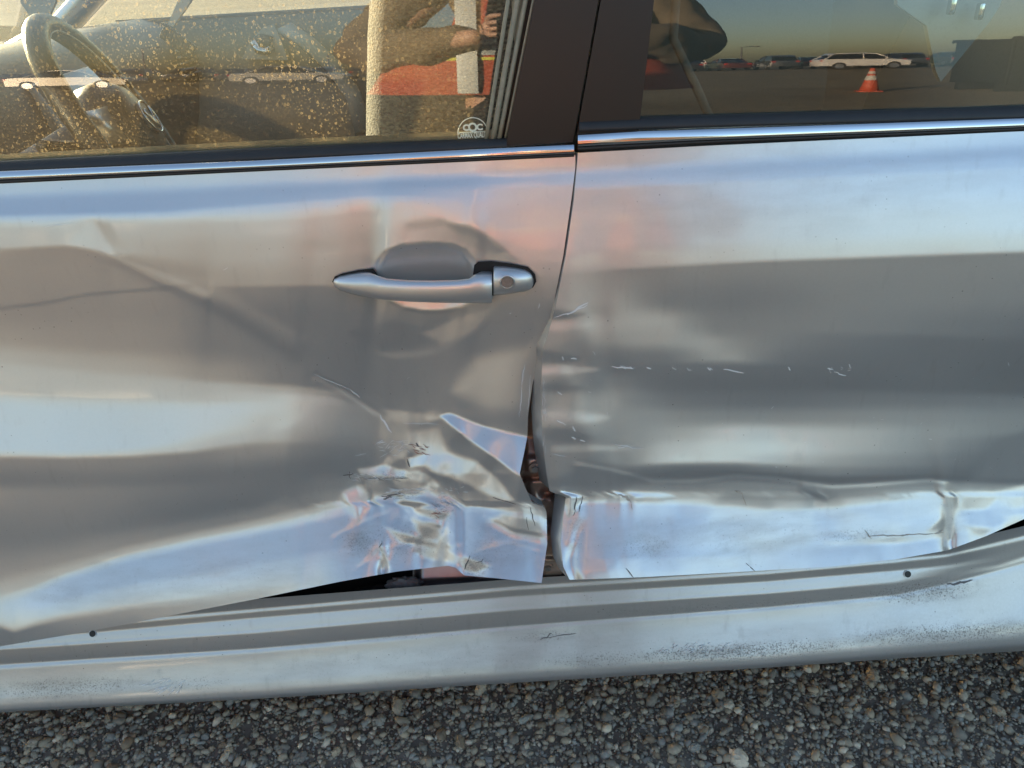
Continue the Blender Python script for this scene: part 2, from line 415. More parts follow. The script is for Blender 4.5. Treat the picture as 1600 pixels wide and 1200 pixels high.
# ---------------- rocker panel with its stepped ledge
def RK(*p): return list(p)
rocker_curves = [
 RK((-400,1000,-30),(0,972,-30),(400,936,-30),(800,905,-30),(1200,880,-30),(1400,862,-30),(1480,850,-30),(1600,822,-30),(1700,790,-30),(2000,690,-30)),
 RK((-400,1012,-26),(0,984,-26),(400,950,-26),(800,915,-26),(1200,890,-26),(1400,872,-26),(1480,864,-26),(1600,836,-24),(1700,806,-24),(2000,706,-24)),
 RK((-400,1015,14),(0,987,14),(400,953,14),(800,918,14),(1200,893,14),(1400,875,14),(1480,867,14),(1600,839,14),(1700,809,14),(2000,709,14)),
 RK((-400,1018,14),(0,990,14),(400,955,14),(800,921,14),(1200,896,14),(1400,878,14),(1480,869,14),(1600,842,12),(1700,812,12),(2000,712,12)),
 RK((-400,1020,-16),(0,992,-16),(400,957,-16),(800,923,-16),(1200,898,-16),(1400,880,-16),(1480,871,-14),(1600,844,-14),(1700,814,-14),(2000,714,-14)),
 RK((-400,1032,-16),(0,1000,-16),(400,964,-16),(800,931,-16),(1200,907,-16),(1400,890,-16),(1480,882,-14),(1600,850,-14),(1700,822,-14),(2000,722,-14)),
 RK((-400,1036,16),(0,1003,16),(400,967,16),(800,934,16),(1200,910,16),(1400,893,16),(1480,885,8),(1560,875,-10),(1600,860,-12),(1700,832,-12),(2000,732,-12)),
 RK((-400,1050,8),(0,1010,8),(400,984,8),(800,948,8),(1200,922,8),(1400,905,10),(1480,890,-6),(1560,880,-12),(1600,866,-14),(1700,838,-14),(2000,738,-14)),
 RK((-400,1053,24),(0,1013,24),(400,987,24),(800,951,22),(1200,925,20),(1400,908,8),(1480,894,-10),(1560,884,0),(1600,872,4),(1700,844,4),(2000,744,4)),
 RK((-400,1057,-14),(0,1016,-14),(400,990,-14),(800,955,-15),(1200,929,-16),(1400,913,-16),(1480,899,-12),(1560,886,8),(1600,874,14),(1700,846,14),(2000,746,14)),
 RK((-400,1079,-20),(0,1037,-20),(400,1012,-20),(800,977,-20),(1200,947,-18),(1400,928,-17),(1480,910,-14),(1560,890,-6),(1600,878,-10),(1700,850,-10),(2000,750,-10)),
 RK((-400,1083,26),(0,1041,26),(400,1016,26),(800,981,24),(1200,951,24),(1400,932,22),(1480,914,22),(1560,893,22),(1600,882,20),(1700,854,20),(2000,754,20)),
 RK((-400,1089,0),(0,1048,-2),(400,1022,0),(800,987,6),(1200,957,4),(1400,938,8),(1480,921,10),(1560,901,14),(1600,890,14),(1700,864,14),(2000,764,14)),
 RK((-400,1115,4),(0,1068,2),(400,1045,7),(800,1006,11),(1200,978,12),(1400,962,13),(1600,930,15),(1700,910,15),(2000,820,15)),
 RK((-400,1140,10),(0,1088,7),(400,1062,10),(800,1030,11),(1200,1000,13),(1400,984,14),(1600,966,16),(1700,955,16),(2000,880,16)),
 RK((-400,1152,0),(0,1096,0),(400,1074,3),(800,1046,5),(1200,1020,8),(1400,1002,4),(1600,984,4),(1700,975,4),(2000,905,4)),
 RK((-400,1166,-16),(0,1107,-16),(400,1085,-15),(800,1058,-15),(1200,1034,-16),(1400,1018,-16),(1600,1003,-16),(1700,994,-16),(2000,925,-16)),
 RK((-400,1172,-60),(0,1113,-60),(400,1092,-60),(800,1067,-60),(1200,1043,-60),(1400,1029,-60),(1600,1017,-60),(1700,1008,-60),(2000,940,-60)),
]
def rocker_extra(px, py, E):
    return E + 1.5 * vnoise(px, py, 90, 31) + 3.0 * vnoise(px, py, 45, 33) * smoothstep((px - 1250) / 150) * (1 - smoothstep((py - 980) / 30))
rocker = Sheet(rocker_curves, [(-400, 800), (-400, 1300)], [(2000, 500), (2000, 1200)], 3.0, lambda px: np.interp(px, [1350, 1500, 1600, 2000], [0.075, 0.085, 0.115, 0.19]),
               lambda px, py: np.interp(py, [850, 950, 1060], [0.075, 0.06, 0.02]) + np.interp(px, [1350, 2000], [0, 0.08]), (), rocker_extra, wh=0.5, wp=0.004, gain=1.25)
# ---------------- front door skin
FRONT_TOP = [(-400, 305), (0, 285), (400, 266), (897, 243), (910, 242)]
def C(*p): return list(p)
front_curves = [
 C((-400,305,10),(0,285,10),(400,266,8),(640,254,6),(910,242,8)),
 C((-400,320,14),(0,298,14),(400,278,12),(640,268,6),(900,255,8)),
 C((-400,338,44),(0,318,38),(200,312,38),(400,301,37),(650,288,37),(900,276,38)),
 C((-400,352,36),(0,333,40),(130,330,40),(260,326,38),(400,314,34),(600,302,30),(700,302,24),(900,300,20)),
 C((-400,358,12),(0,342,12),(130,338,14),(260,336,14),(400,326,12),(600,310,12),(650,309,14),(700,320,14),(800,345,14),(900,350,14)),
 C((-400,366,1),(0,350,1),(70,353,2),(110,347,2),(136,341,2),(160,342,1),(240,344,1),(400,341,1),(500,333,1),(600,322,1),(640,318,2),(690,333,2),(740,362,0),(780,388,0),(830,405,2),(900,400,6)),
 C((-400,374,-1),(0,360,-2),(110,356,-2),(150,350,-5),(240,354,-4),(400,350,-4),(500,343,-4),(600,332,-4),(640,328,-4),(690,345,-7),(740,374,-16),(780,398,-10),(830,420,-3),(900,412,2)),
 C((-400,395,-4),(0,384,-3),(100,381,-4),(160,384,-5),(240,392,-7),(400,395,-7),(500,390,-7),(640,370,-8),(700,368,-12),(780,410,-12),(850,440,-8),(900,440,-4)),
 C((-400,405,-16),(0,396,-15),(100,388,-18),(160,396,-18),(240,420,-17),(330,442,-12),(480,442,-11),(600,440,-12),(740,440,-16),(850,460,-12),(900,455,-8)),
 C((-400,440,-17),(0,420,-16),(160,430,-17),(300,455,-19),(400,452,-20),(500,450,-22),(600,470,-22),(740,490,-22),(850,490,-18),(900,480,-12)),
 C((-400,500,-18),(0,490,-17),(160,480,-18),(300,480,-20),(400,490,-24),(500,500,-25),(600,500,-24),(740,510,-24),(850,520,-18),(900,520,-16)),
 C((-400,530,-13),(0,525,-12),(200,535,-16),(400,540,-22),(500,545,-24),(600,560,-26),(740,570,-22),(850,560,-16),(900,560,-14)),
 C((-400,560,-6),(0,556,-5),(200,572,-8),(350,590,-12),(450,596,-20),(520,602,-24),(600,610,-26),(740,600,-20),(850,590,-16)),
 C((-400,590,-2),(0,580,-2),(200,598,-4),(350,604,-4),(450,608,-7),(520,616,-10),(600,635,-24),(740,630,-20),(850,620,-16)),
 C((-400,611,-2),(0,610,-2),(200,618,-2),(350,622,-2),(450,622,0),(520,626,-3),(580,645,-14),(640,652,-20),(740,650,-18),(850,650,-18)),
 C((-400,624,5),(0,625,5),(100,634,5),(200,637,5),(320,637,5),(420,632,2),(500,636,-3),(580,655,-14),(640,660,-18),(740,660,-18),(850,660,-18)),
 C((-400,629,8),(0,631,8),(100,640,8),(200,643,7),(320,643,7),(400,640,3),(500,646,-4),(580,665,-14),(640,670,-16),(850,680,-18)),
 C((-400,696,10),(0,701,10),(100,704,9),(200,700,9),(260,690,8),(320,668,6),(400,655,1),(500,660,-6),(580,675,-14),(640,680,-14),(850,690,-18)),
 C((-400,708,2),(0,710,2),(100,712,2),(200,709,2),(300,700,1),(360,688,-2),(420,682,-4),(500,685,-10),(580,690,-14),(640,695,-14),(850,700,-18)),
 C((-400,716,-16),(0,718,-16),(100,719,-16),(200,717,-16),(300,712,-15),(400,702,-13),(500,700,-16),(580,705,-18),(640,710,-16),(850,720,-18)),
 C((-400,755,-20),(0,752,-20),(200,752,-20),(300,748,-22),(400,744,-22),(500,725,-24),(580,728,-20),(640,735,-14),(850,750,-18)),
 C((-400,770,-16),(0,768,-15),(200,768,-17),(300,765,-20),(400,755,-22),(500,738,-24),(580,742,-18),(640,745,-14),(850,760,-18)),
 C((-400,850,-20),(0,840,-18),(100,835,-18),(200,815,-20),(300,800,-24),(400,782,-24),(500,755,-18),(580,752,-14),(640,755,-16),(850,775,-18)),
 C((-400,895,-14),(0,890,-12),(100,872,-12),(200,848,-13),(300,826,-14),(400,806,-14),(500,780,-13),(560,765,-10),(640,762,-14),(740,775,-14),(850,785,-14)),
 C((-400,930,-3),(0,925,-3),(50,912,-3),(100,894,-3),(200,863,-3),(300,840,-3),(400,820,-3),(500,796,-3),(560,782,-3),(640,770,-3),(740,784,-4),(850,805,-4)),
 C((-400,942,10),(0,938,6),(50,922,10),(100,902,14),(200,871,16),(300,849,16),(400,829,14),(500,806,10),(560,792,30),(640,778,48),(740,793,48),(850,818,48)),
 C((-400,950,30),(0,944,10),(25,942,16),(60,928,26),(100,911,30),(200,882,32),(300,860,33),(400,841,34),(500,820,38),(560,806,48),(640,790,56),(740,805,56),(850,832,56)),
 C((-400,962,34),(0,950,10),(25,950,16),(60,945,28),(100,930,30),(200,907,30),(300,890,30),(400,872,32),(500,856,36),(560,845,50),(640,830,54),(740,840,56),(850,850,58)),
 C((-400,975,14),(0,962,8),(25,966,12),(60,958,16),(100,945,16),(200,922,16),(300,906,18),(400,890,20),(500,872,22),(560,860,44),(640,855,52),(740,865,56),(850,870,58)),
 C((-400,990,8),(0,974,4),(25,982,6),(60,968,8),(100,957,9),(200,942,8),(300,930,8),(400,915,10),(500,898,14),(560,888,44),(640,875,52),(740,885,56),(850,890,58)),
 C((-400,1000,-3),(0,978,-6),(22,985,-3),(60,973,-2),(100,963,-2),(200,948,-1),(300,940,-1),(400,926,3),(500,908,10),(560,896,44),(640,885,50),(740,893,54),(850,900,56)),
 C((-400,1008,-16),(0,984,-18),(22,990,-18),(60,980,-16),(100,971,-12),(200,955,-9),(300,948,-6),(400,931,0),(500,912,10),(560,899,44),(640,887,50),(740,896,54),(850,905,56)),
 C((-400,1050,-22),(0,1010,-20),(100,993,-16),(200,975,-12),(250,965,-8),(400,936,0),(530,909,24),(620,893,48),(700,884,50),(712,887,50),(725,899,52),(770,903,54),(846,911,56),(910,920,56)),
]
front_right = [(899,242),(899,262),(893,310),(880,400),(864,480),(847,540),(832,600),(825,650),(824,682),(818,712),(812,740),(822,765),(831,784),(850,791),(854,800),(855,850),(846,912)]
front_left = [(-400, 200), (-400, 1060)]
bowl = [(583,432),(588,410),(602,392),(630,382),(665,379),(705,381),(728,390),(742,408),(748,430),(745,455),(735,470),(715,482),(690,487),(660,487),(635,482),(612,472),(595,455)]
def shrink_poly(P, k, c=None):
    c = np.mean(np.array(P, float), 0) if c is None else np.array(c); return [tuple(c + (np.array(p) - c) * k) for p in P]
front_polys = [
 # pinch under the shoulder at the far left and the long crease running down from it
 ([(138,344),(150,346),(166,380),(190,406),(150,392),(105,380),(126,358)], -0.5, 6),
 ([(148,346),(172,350),(200,392),(196,404),(170,378)], -8, 5),
 ([(180,398),(330,455),(325,468),(250,440),(190,410)], -8, 5),
 # dent over the handle
 ([(700,352),(735,352),(790,392),(770,400),(735,385)], -18, 7),
 # handle bowl
 (bowl, -70, 3.0),
 (shrink_poly(bowl, 0.90, (665, 440)), -28, 4.0),
 ([(590,452),(748,452),(742,466),(722,480),(690,486),(660,486),(630,480),(606,468)], 3, 3.0),
 # folds below the handle
 ([(545,520),(610,500),(700,520),(650,545),(590,548)], -30, 10),
 ([(660,520),(720,495),(770,480),(740,520),(690,540)], -16, 6),
 ([(590,552),(660,548),(720,530),(690,552),(620,562)], -20, 5),
 ([(735,560),(830,540),(828,640),(760,640),(710,610)], -9, 16),
 # crumpled flap at the tear
 ([(688,650),(703,646),(760,668),(828,684),(813,744),(770,712),(730,684)], 44, 2.0),
 ([(690,656),(735,692),(813,745),(834,786),(805,780),(748,722),(690,695)], -22, 4.0),
 ([(640,676),(686,670),(700,712),(664,712),(640,704)], -4, 8),
 ([(664,712),(700,708),(745,722),(775,745),(804,786),(765,774),(720,752),(672,736)], 9, 5.0),
 ([(668,738),(720,756),(768,778),(720,778),(690,768)], -18, 4.0),
 ([(637,716),(668,710),(662,726),(640,731)], 24, 2.5),
 ([(560,733),(600,727),(648,738),(660,752),(600,744),(566,740)], 12, 4.0),
 ([(640,732),(672,742),(690,764),(668,758),(646,748)], 5, 4.0),
 ([(600,640),(660,646),(688,654),(650,664),(605,655)], -12, 5),
 # crushed lower corner
 ([(535,770),(560,760),(575,780),(560,820),(545,800)], 14, 6),
 ([(590,780),(640,776),(700,780),(690,800),(640,815),(596,812)], 40, 8),
 ([(650,792),(705,800),(695,816),(655,806)], -6, 5),
 ([(650,815),(690,818),(690,845),(655,845)], -4, 6),
 ([(600,822),(660,842),(700,852),(720,850),(690,862),(620,846)], -8, 5),
 ([(560,862),(594,850),(598,862),(570,884),(540,898)], 36, 5),
 ([(596,856),(602,858),(608,890),(592,890)], -4, 3),
 ([(610,860),(640,856),(660,880),(620,888)], 46, 6),
 ([(640,855),(700,856),(730,878),(716,884),(690,878),(660,872)], 4, 5),
 ([(730,840),(790,850),(840,856),(800,872),(745,868)], 50, 9),
 ([(715,868),(735,872),(770,884),(742,896),(722,892)], -4, 4),
 ([(785,800),(850,812),(853,850),(800,838),(760,815)], -1, 8),
]
def front_extra(px, py, E):
    m = smoothstep((px - 520) / 70) * smoothstep((py - 745) / 40)
    m *= 1 - smoothstep((px - 780) / 80) * 0.6
    E = E + m * (9 * facets(px + 0.4 * py, py - 0.2 * px, 40, 3, 0.09) + 5 * facets(px - 0.3 * py, py, 19, 5, 0.1))
    m2 = smoothstep((px - 560) / 50) * smoothstep((py - 690) / 30) * (1 - smoothstep((py - 770) / 20)) * (1 - smoothstep((px - 690) / 40))
    E = E + m2 * (8 * facets(px, py, 24, 11, 0.1) + 4 * facets(px, py, 12, 12, 0.1))
    E = E + (7 * vnoise(px, py, 34, 41) + 9 * facets(px + 0.5 * py, py, 30, 43, 0.09)) * poly_mask(px, py, [(660,640),(830,680),(830,790),(640,790)], 10)
    for pts, w in (([(592,848),(598,862),(614,892)], 2.6), ([(520,838),(556,818),(604,800)], 3), ([(684,846),(722,866),(744,892)], 2.6), ([(638,812),(676,818),(706,834)], 2.6), ([(560,884),(592,858),(640,846)], 2.6),
                   ([(760,808),(800,828),(850,838)], 3), ([(612,786),(640,800),(652,830)], 2.4), ([(740,862),(790,846),(846,862)], 3), ([(566,752),(580,772),(574,800)], 2.6)):
        E = E - 20 * line_mask(px, py, pts, w) + 10 * line_mask(px, py, [(a + 3.5, b + 4.5) for a, b in pts], w)
    # soft waves of the clear panel
    E = E + 1.2 * vnoise(px, py, 130, 8) * smoothstep((py - 350) / 40)
    # sharp creases
    E = E - 8 * line_mask(px, py, [(490,583),(540,606),(600,648)], 3.5)
    E = E + 10 * line_mask(px, py, [(494,590),(540,614),(590,648)], 4)
    E = E + 3 * line_mask(px, py, [(186,394),(250,420),(330,452),(400,490),(470,530)], 9) - 5 * line_mask(px, py, [(180,406),(245,436),(325,474),(395,516),(460,556)], 11)
    E = E - 6 * line_mask(px, py, [(640,352),(700,346),(760,372),(800,404)], 8)
    E = E - 5 * line_mask(px, py, [(0,482),(70,474),(140,460),(300,447)], 3)
    return E
def front_prior(px, py):
    return np.interp(py, [240, 350, 500, 650, 760, 900, 1010], [0.14, 0.115, 0.085, 0.05, 0.035, 0.0, -0.015])
front = Sheet(front_curves, front_left, front_right, 3.0, 0.14, front_prior, front_polys, front_extra)

# ---------------- rear door skin
rear_curves = [
 C((840,243,6),(900,239,5),(1100,228,8),(1600,205,16),(2000,185,16)),
 C((840,257,5),(900,253,4),(1100,243,12),(1600,217,20),(2000,196,20)),
 C((840,284,36),(900,279,36),(1100,268,34),(1600,238,34),(2000,214,34)),
 C((840,296,28),(900,291,28),(1100,281,26),(1600,254,27),(2000,230,27)),
 C((840,304,12),(900,300,12),(1100,290,14),(1600,268,18),(2000,244,18)),
 C((840,390,8),(900,380,8),(1000,372,7),(1200,362,6),(1600,345,7),(2000,325,7)),
 C((840,412,4),(900,408,3),(1000,406,1),(1200,398,1),(1600,384,1),(2000,362,1)),
 C((840,424,0),(900,420,0),(960,417,0),(1000,415,-1),(1200,405,-1),(1600,391,-1),(2000,369,-1)),
 C((840,432,-4),(900,430,-5),(960,424,-9),(1000,422,-13),(1200,411,-14),(1600,397,-14),(2000,375,-14)),
 C((840,470,-6),(900,470,-6),(960,464,-7),(1040,470,-17),(1150,470,-19),(1300,460,-15),(1600,460,-15),(2000,440,-15)),
 C((840,500,-8),(900,500,-6),(960,500,-6),(1040,500,-7),(1120,510,-16),(1300,510,-15),(1450,515,-19),(1600,520,-22),(2000,500,-22)),
 C((840,530,-8),(900,528,-8),(960,530,-9),(1040,532,-9),(1100,536,-8),(1200,540,-15),(1300,535,-20),(1450,535,-26),(1600,540,-28),(2000,520,-28)),
 C((840,556,-12),(900,556,-12),(960,560,-20),(1040,562,-20),(1100,560,-10),(1150,560,-9),(1220,562,-20),(1300,562,-24),(1450,560,-27),(1600,562,-30),(2000,540,-28)),
 C((840,575,-8),(900,580,-10),(960,576,-22),(1040,578,-24),(1100,574,-22),(1200,578,-26),(1300,580,-27),(1450,578,-27),(1600,585,-32),(2000,560,-28)),
 C((840,600,-12),(900,600,-11),(960,592,-16),(1040,600,-27),(1200,600,-30),(1300,602,-30),(1450,605,-28),(1600,610,-30),(2000,590,-28)),
 C((840,625,-12),(900,625,-10),(960,620,-11),(1040,625,-19),(1200,625,-24),(1300,622,-21),(1450,622,-20),(1600,625,-18),(2000,610,-18)),
 C((840,655,-10),(900,655,-9),(1000,650,-11),(1200,650,-13),(1450,650,-12),(1600,650,-13),(2000,640,-13)),
 C((840,680,-13),(900,680,-12),(1000,680,-10),(1080,678,-5),(1150,676,-1),(1250,678,-4),(1400,678,-8),(1600,672,-13),(2000,660,-13)),
 C((840,705,-14),(900,705,-14),(980,705,-12),(1040,702,-3),(1100,700,1),(1200,700,1),(1300,702,-5),(1450,700,-10),(1600,690,-20),(2000,680,-20)),
 C((840,722,-15),(900,722,-16),(980,724,-14),(1015,721,-5),(1060,719,2),(1150,718,1),(1250,722,-6),(1450,722,-14),(1600,715,-26),(2000,700,-26)),
 C((840,740,-15),(900,738,-18),(980,738,-24),(1060,732,-24),(1150,732,-22),(1300,742,-15),(1450,740,-22),(1600,740,-28),(2000,720,-28)),
 C((840,758,-18),(900,752,-30),(980,746,-34),(1060,742,-36),(1150,739,-34),(1300,750,-34),(1450,745,-32),(1600,752,-24),(2000,732,-24)),
 C((840,766,-15),(900,765,-16),(1000,764,-13),(1060,762,-14),(1150,756,-13),(1300,763,-13),(1450,754,-13),(1600,760,-10),(2000,740,-10)),
 C((840,772,-14),(900,775,-10),(1000,774,-8),(1150,774,-8),(1300,776,-8),(1450,764,-8),(1600,768,-4),(2000,748,-4)),
 C((840,784,-2),(900,782,-1),(1000,781,-1),(1150,786,-2),(1230,792,-3),(1350,784,-1),(1450,771,1),(1600,776,4),(2000,756,4)),
 C((840,794,40),(900,792,40),(1000,791,28),(1150,798,15),(1230,804,15),(1350,795,16),(1450,782,16),(1600,786,18),(2000,766,14)),
 C((840,825,56),(900,825,54),(1000,822,44),(1150,822,20),(1350,818,18),(1450,808,18),(1600,795,28),(2000,775,22)),
 C((840,850,54),(900,850,54),(1000,850,38),(1150,850,16),(1350,838,16),(1450,828,15),(1600,800,26),(2000,780,22)),
 C((840,868,50),(900,868,50),(1000,868,40),(1150,865,20),(1350,848,14),(1450,840,12),(1600,804,14),(2000,784,14)),
 C((840,880,46),(900,880,40),(1000,878,26),(1150,874,12),(1350,856,26),(1450,848,26),(1600,806,14),(2000,788,14)),
 C((840,910,10),(888,906,10),(1000,902,12),(1150,894,14),(1300,885,20),(1400,874,24),(1480,860,20),(1540,838,14),(1580,820,10),(1600,811,10),(1700,790,10),(2000,730,10)),
]
rear_left = [(903,239),(897,310),(884,400),(868,480),(857,520),(848,548),(846,600),(846,650),(849,700),(854,740),(859,768),(884,776),(880,810),(876,850),(880,885),(890,906)]
rear_right = [(2000, 100), (2000, 900)]
rear_polys = [
 # ripples along the leading edge
 ([(852,481),(880,488),(912,490),(885,499),(852,499)], -22, 6),
 ([(848,504),(890,502),(925,507),(880,516),(848,517)], 0, 6),
 ([(844,546),(880,553),(905,560),(885,568),(844,568)], -25, 6),
 ([(844,575),(890,571),(935,577),(890,585),(844,586)], 0, 5),
 ([(844,599),(880,601),(915,607),(880,612),(844,612)], -20, 6),
 ([(846,641),(880,640),(950,652),(915,661),(856,656)], -1, 8),
 ([(846,669),(885,670),(925,684),(890,690),(850,684)], -20, 7),
 ([(862,696),(900,693),(985,700),(905,706),(862,706)], -3, 6),
 # bruise at the lower leading corner
 ([(900,722),(960,730),(985,755),(930,765),(890,752)], -26, 10),
 # vertical fold near the wheel arch and the facets behind it
 ([(1474,762),(1496,762),(1493,800),(1490,842),(1478,848),(1474,810)], -9, 3.0),
 ([(1440,836),(1470,812),(1480,812),(1476,826),(1448,842)], -7, 3),
 ([(1498,772),(1540,768),(1560,776),(1540,798),(1500,798)], 4, 5),
 ([(1500,800),(1545,797),(1575,812),(1556,824),(1512,820)], 30, 4),
 ([(1510,822),(1552,826),(1535,838),(1518,836)], 2, 4),
 ([(1496,838),(1512,826),(1520,840),(1500,856)], 18, 4),
 ([(1555,770),(1600,758),(1640,756),(1640,790),(1580,795)], 8, 6),
 ([(1560,690),(1640,660),(1640,750),(1520,750),(1530,730)], -19, 8),
 ([(1280,846),(1420,838),(1465,826),(1470,838),(1420,848),(1300,852)], 6, 4),
 # corner at the foot of the leading edge
 ([(884,780),(905,782),(900,800),(886,815)], -4, 4),
 ([(882,820),(905,805),(915,812),(895,850),(884,850)], 30, 5),
 ([(884,846),(900,850),(893,870),(884,878)], 2, 4),
]
def rear_extra(px, py, E):
    m = smoothstep((py - 760) / 25) * (1 - smoothstep((py - 885) / 20))
    E = E + m * (4 * vnoise(px, py, 70, 21) + 5 * facets(px, py * 1.5, 55, 22, 0.08))
    E = E + 1.0 * vnoise(px, py, 140, 23) * smoothstep((py - 420) / 60)
    k = smoothstep((1010 - px) / 90) * smoothstep((py - 470) / 20) * (1 - smoothstep((py - 730) / 30))
    E = E + 5 * k * vnoise(px, py, 30, 25)
    # thin folded line along the lower crease
    E = E + 16 * line_mask(px, py, [(900,724),(960,735),(1020,751),(1080,751),(1150,743),(1220,748),(1300,760),(1360,757),(1450,749),(1480,754)], 2.6)
    E = E - 10 * line_mask(px, py, [(1255,765),(1272,774),(1290,780)], 4)
    return E
def rear_prior(px, py):
    return np.interp(py, [240, 410, 560, 650, 760, 900], [0.14, 0.10, 0.08, 0.06, 0.04, 0.0])
rear = Sheet(rear_curves, rear_left, rear_right, 3.0, 0.14, rear_prior, rear_polys, rear_extra)

front_door = front.mesh('front_door', M['paint'], car, [(620, 845, 220, 90, .75), (560, 848, 60, 50, 1.0), (745, 885, 60, 50, 1.0), (690, 795, 60, 60, .9), (300, 900, 560, 110, .45), (780, 850, 160, 110, .6), (600, 745, 140, 30, .7), (630, 775, 90, 24, .9), (90, 930, 120, 60, .55)])
front_door['label'] = 'front door with crushed lower corner and torn trailing edge'
rear_door = rear.mesh('rear_door', M['paint'], car, [(1150, 840, 700, 90, .5), (1010, 855, 120, 50, .8), (1330, 836, 160, 30, .8), (1200, 300, 900, 150, .28), (900, 830, 40, 110, .7), (1480, 810, 90, 90, .5)])
rear_door['label'] = 'rear door pushed in along its lower third'
loft('door_edge', front.edge('r', 0.016, 0.004), M['hem'], front_door, closed=False)
loft('door_edge', front.edge('b', 0.012, 0.004), M['hem'], front_door, closed=False)
loft('door_edge', rear.edge('l', 0.020, -0.012), M['hem'], rear_door, closed=False)
loft('door_edge', rear.edge('b', 0.012, 0.004), M['hem'], rear_door, closed=False)
print('front y', front.y[0].mean(), front.y[-1].min(), front.y[-1].max(), 'rear', rear.y[-1].min(), rear.y[-1].max())

print('rocker y', rocker.y[0].mean(), rocker.y[-1].mean(), 'z', rocker.P[0, :, 2].mean(), rocker.P[-1, :, 2].mean())
rocker_panel = rocker.mesh('rocker_panel', M['paint_low'], car, [(1150, 1018, 480, 34, 1.05), (1480, 990, 420, 40, .95), (940, 1030, 260, 34, .8), (100, 1075, 330, 44, .85), (300, 1068, 160, 34, .7), (850, 994, 140, 26, .75), (1440, 925, 220, 44, .9), (1180, 945, 700, 22, .6), (500, 1003, 1100, 10, .6), (800, 1030, 1900, 80, .45)])
# its underside, turned in below the car
b = rocker.P[-1][::2]
loft('underside', [[Vector((p[0], p[1] + dy, p[2] + dz)) for p in b] for dy, dz in ((0.0, 0.0), (0.006, -0.006), (0.03, -0.010), (0.12, 0.0), (0.5, 0.03))], M['cavity'], rocker_panel, closed=False)
# ------------------------------------------------------------------ ground: a gravel lot
def ground_mat(name, fine):
    m, nt, b = new_mat(name); L = nt.links.new
    tc = N(nt, 'ShaderNodeTexCoord')
    n1 = N(nt, 'ShaderNodeTexNoise'); n1.inputs['Scale'].default_value = 0.35; n1.inputs['Detail'].default_value = 8; n1.inputs['Roughness'].default_value = 0.6
    vo = N(nt, 'ShaderNodeTexVoronoi'); vo.inputs['Scale'].default_value = fine
    n2 = N(nt, 'ShaderNodeTexNoise'); n2.inputs['Scale'].default_value = fine * 0.6; n2.inputs['Detail'].default_value = 8
    for n in (n1, vo, n2): L(tc.outputs['Object'], n.inputs['Vector'])
    cr = N(nt, 'ShaderNodeValToRGB'); e = cr.color_ramp.elements
    e[0].position = 0.15; e[0].color = (0.135, 0.098, 0.052, 1); e[1].position = 0.9; e[1].color = (0.40, 0.315, 0.19, 1)
    x = cr.color_ramp.elements.new(0.5); x.color = (0.255, 0.195, 0.112, 1)
    mx = N(nt, 'ShaderNodeMath', operation='MULTIPLY_ADD'); sc = N(nt, 'ShaderNodeSeparateColor'); L(vo.outputs['Color'], sc.inputs[0])
    L(sc.outputs[0], mx.inputs[0]); mx.inputs[1].default_value = 0.5; L(n1.outputs['Fac'], mx.inputs[2])
    ms = N(nt, 'ShaderNodeMath', operation='SUBTRACT'); L(mx.outputs[0], ms.inputs[0]); ms.inputs[1].default_value = 0.25
    L(ms.outputs[0], cr.inputs[0]); L(cr.outputs[0], b.inputs['Base Color'])
    b.inputs['Roughness'].default_value = 0.95; b.inputs['Specular IOR Level'].default_value = 0.2
    bp = N(nt, 'ShaderNodeBump'); bp.inputs['Strength'].default_value = 0.8; bp.inputs['Distance'].default_value = 0.02
    ad = N(nt, 'ShaderNodeMath', operation='SUBTRACT'); L(n2.outputs['Fac'], ad.inputs[0]); L(vo.outputs['Distance'], ad.inputs[1])
    L(ad.outputs[0], bp.inputs['Height']); L(bp.outputs[0], b.inputs['Normal'])
    return m
ground = mesh_obj('gravel_ground', [(math.cos(a) * 900, math.sin(a) * 900, 0) for a in np.linspace(0, 2 * math.pi, 65)[:-1]], [tuple(range(64))], ground_mat('gravel_lot', 22.0), None, False)
tag(ground, kind='structure')

dirt = grid = None
nx_, ny_ = 150, 110
DV = []; 
for i in range(nx_ + 1):
    for j in range(ny_ + 1):
        x = -2.3 + 4.6 * i / nx_; y = -1.7 + 2.7 * j / ny_
        k = min(1, min(i, nx_ - i) / 12, min(j, ny_ - j) / 12)
        DV.append((x, y, 0.004 * k + k * (0.0022 + 0.0022 * mnoise.noise(Vector((x * 9, y * 9, 0.3))) + 0.0016 * mnoise.noise(Vector((x * 31, y * 31, 1.3)))) - (0 if k > 0 else 0.002)))
DF = [(i * (ny_ + 1) + j, (i + 1) * (ny_ + 1) + j, (i + 1) * (ny_ + 1) + j + 1, i * (ny_ + 1) + j + 1) for i in range(nx_) for j in range(ny_)]
dirt = mesh_obj('packed_dirt', DV, DF, plain('packed_dirt', (0.23, 0.19, 0.145), 0.95, noise=0.55, nscale=70, bump=0.8), None); tag(dirt, kind='structure')
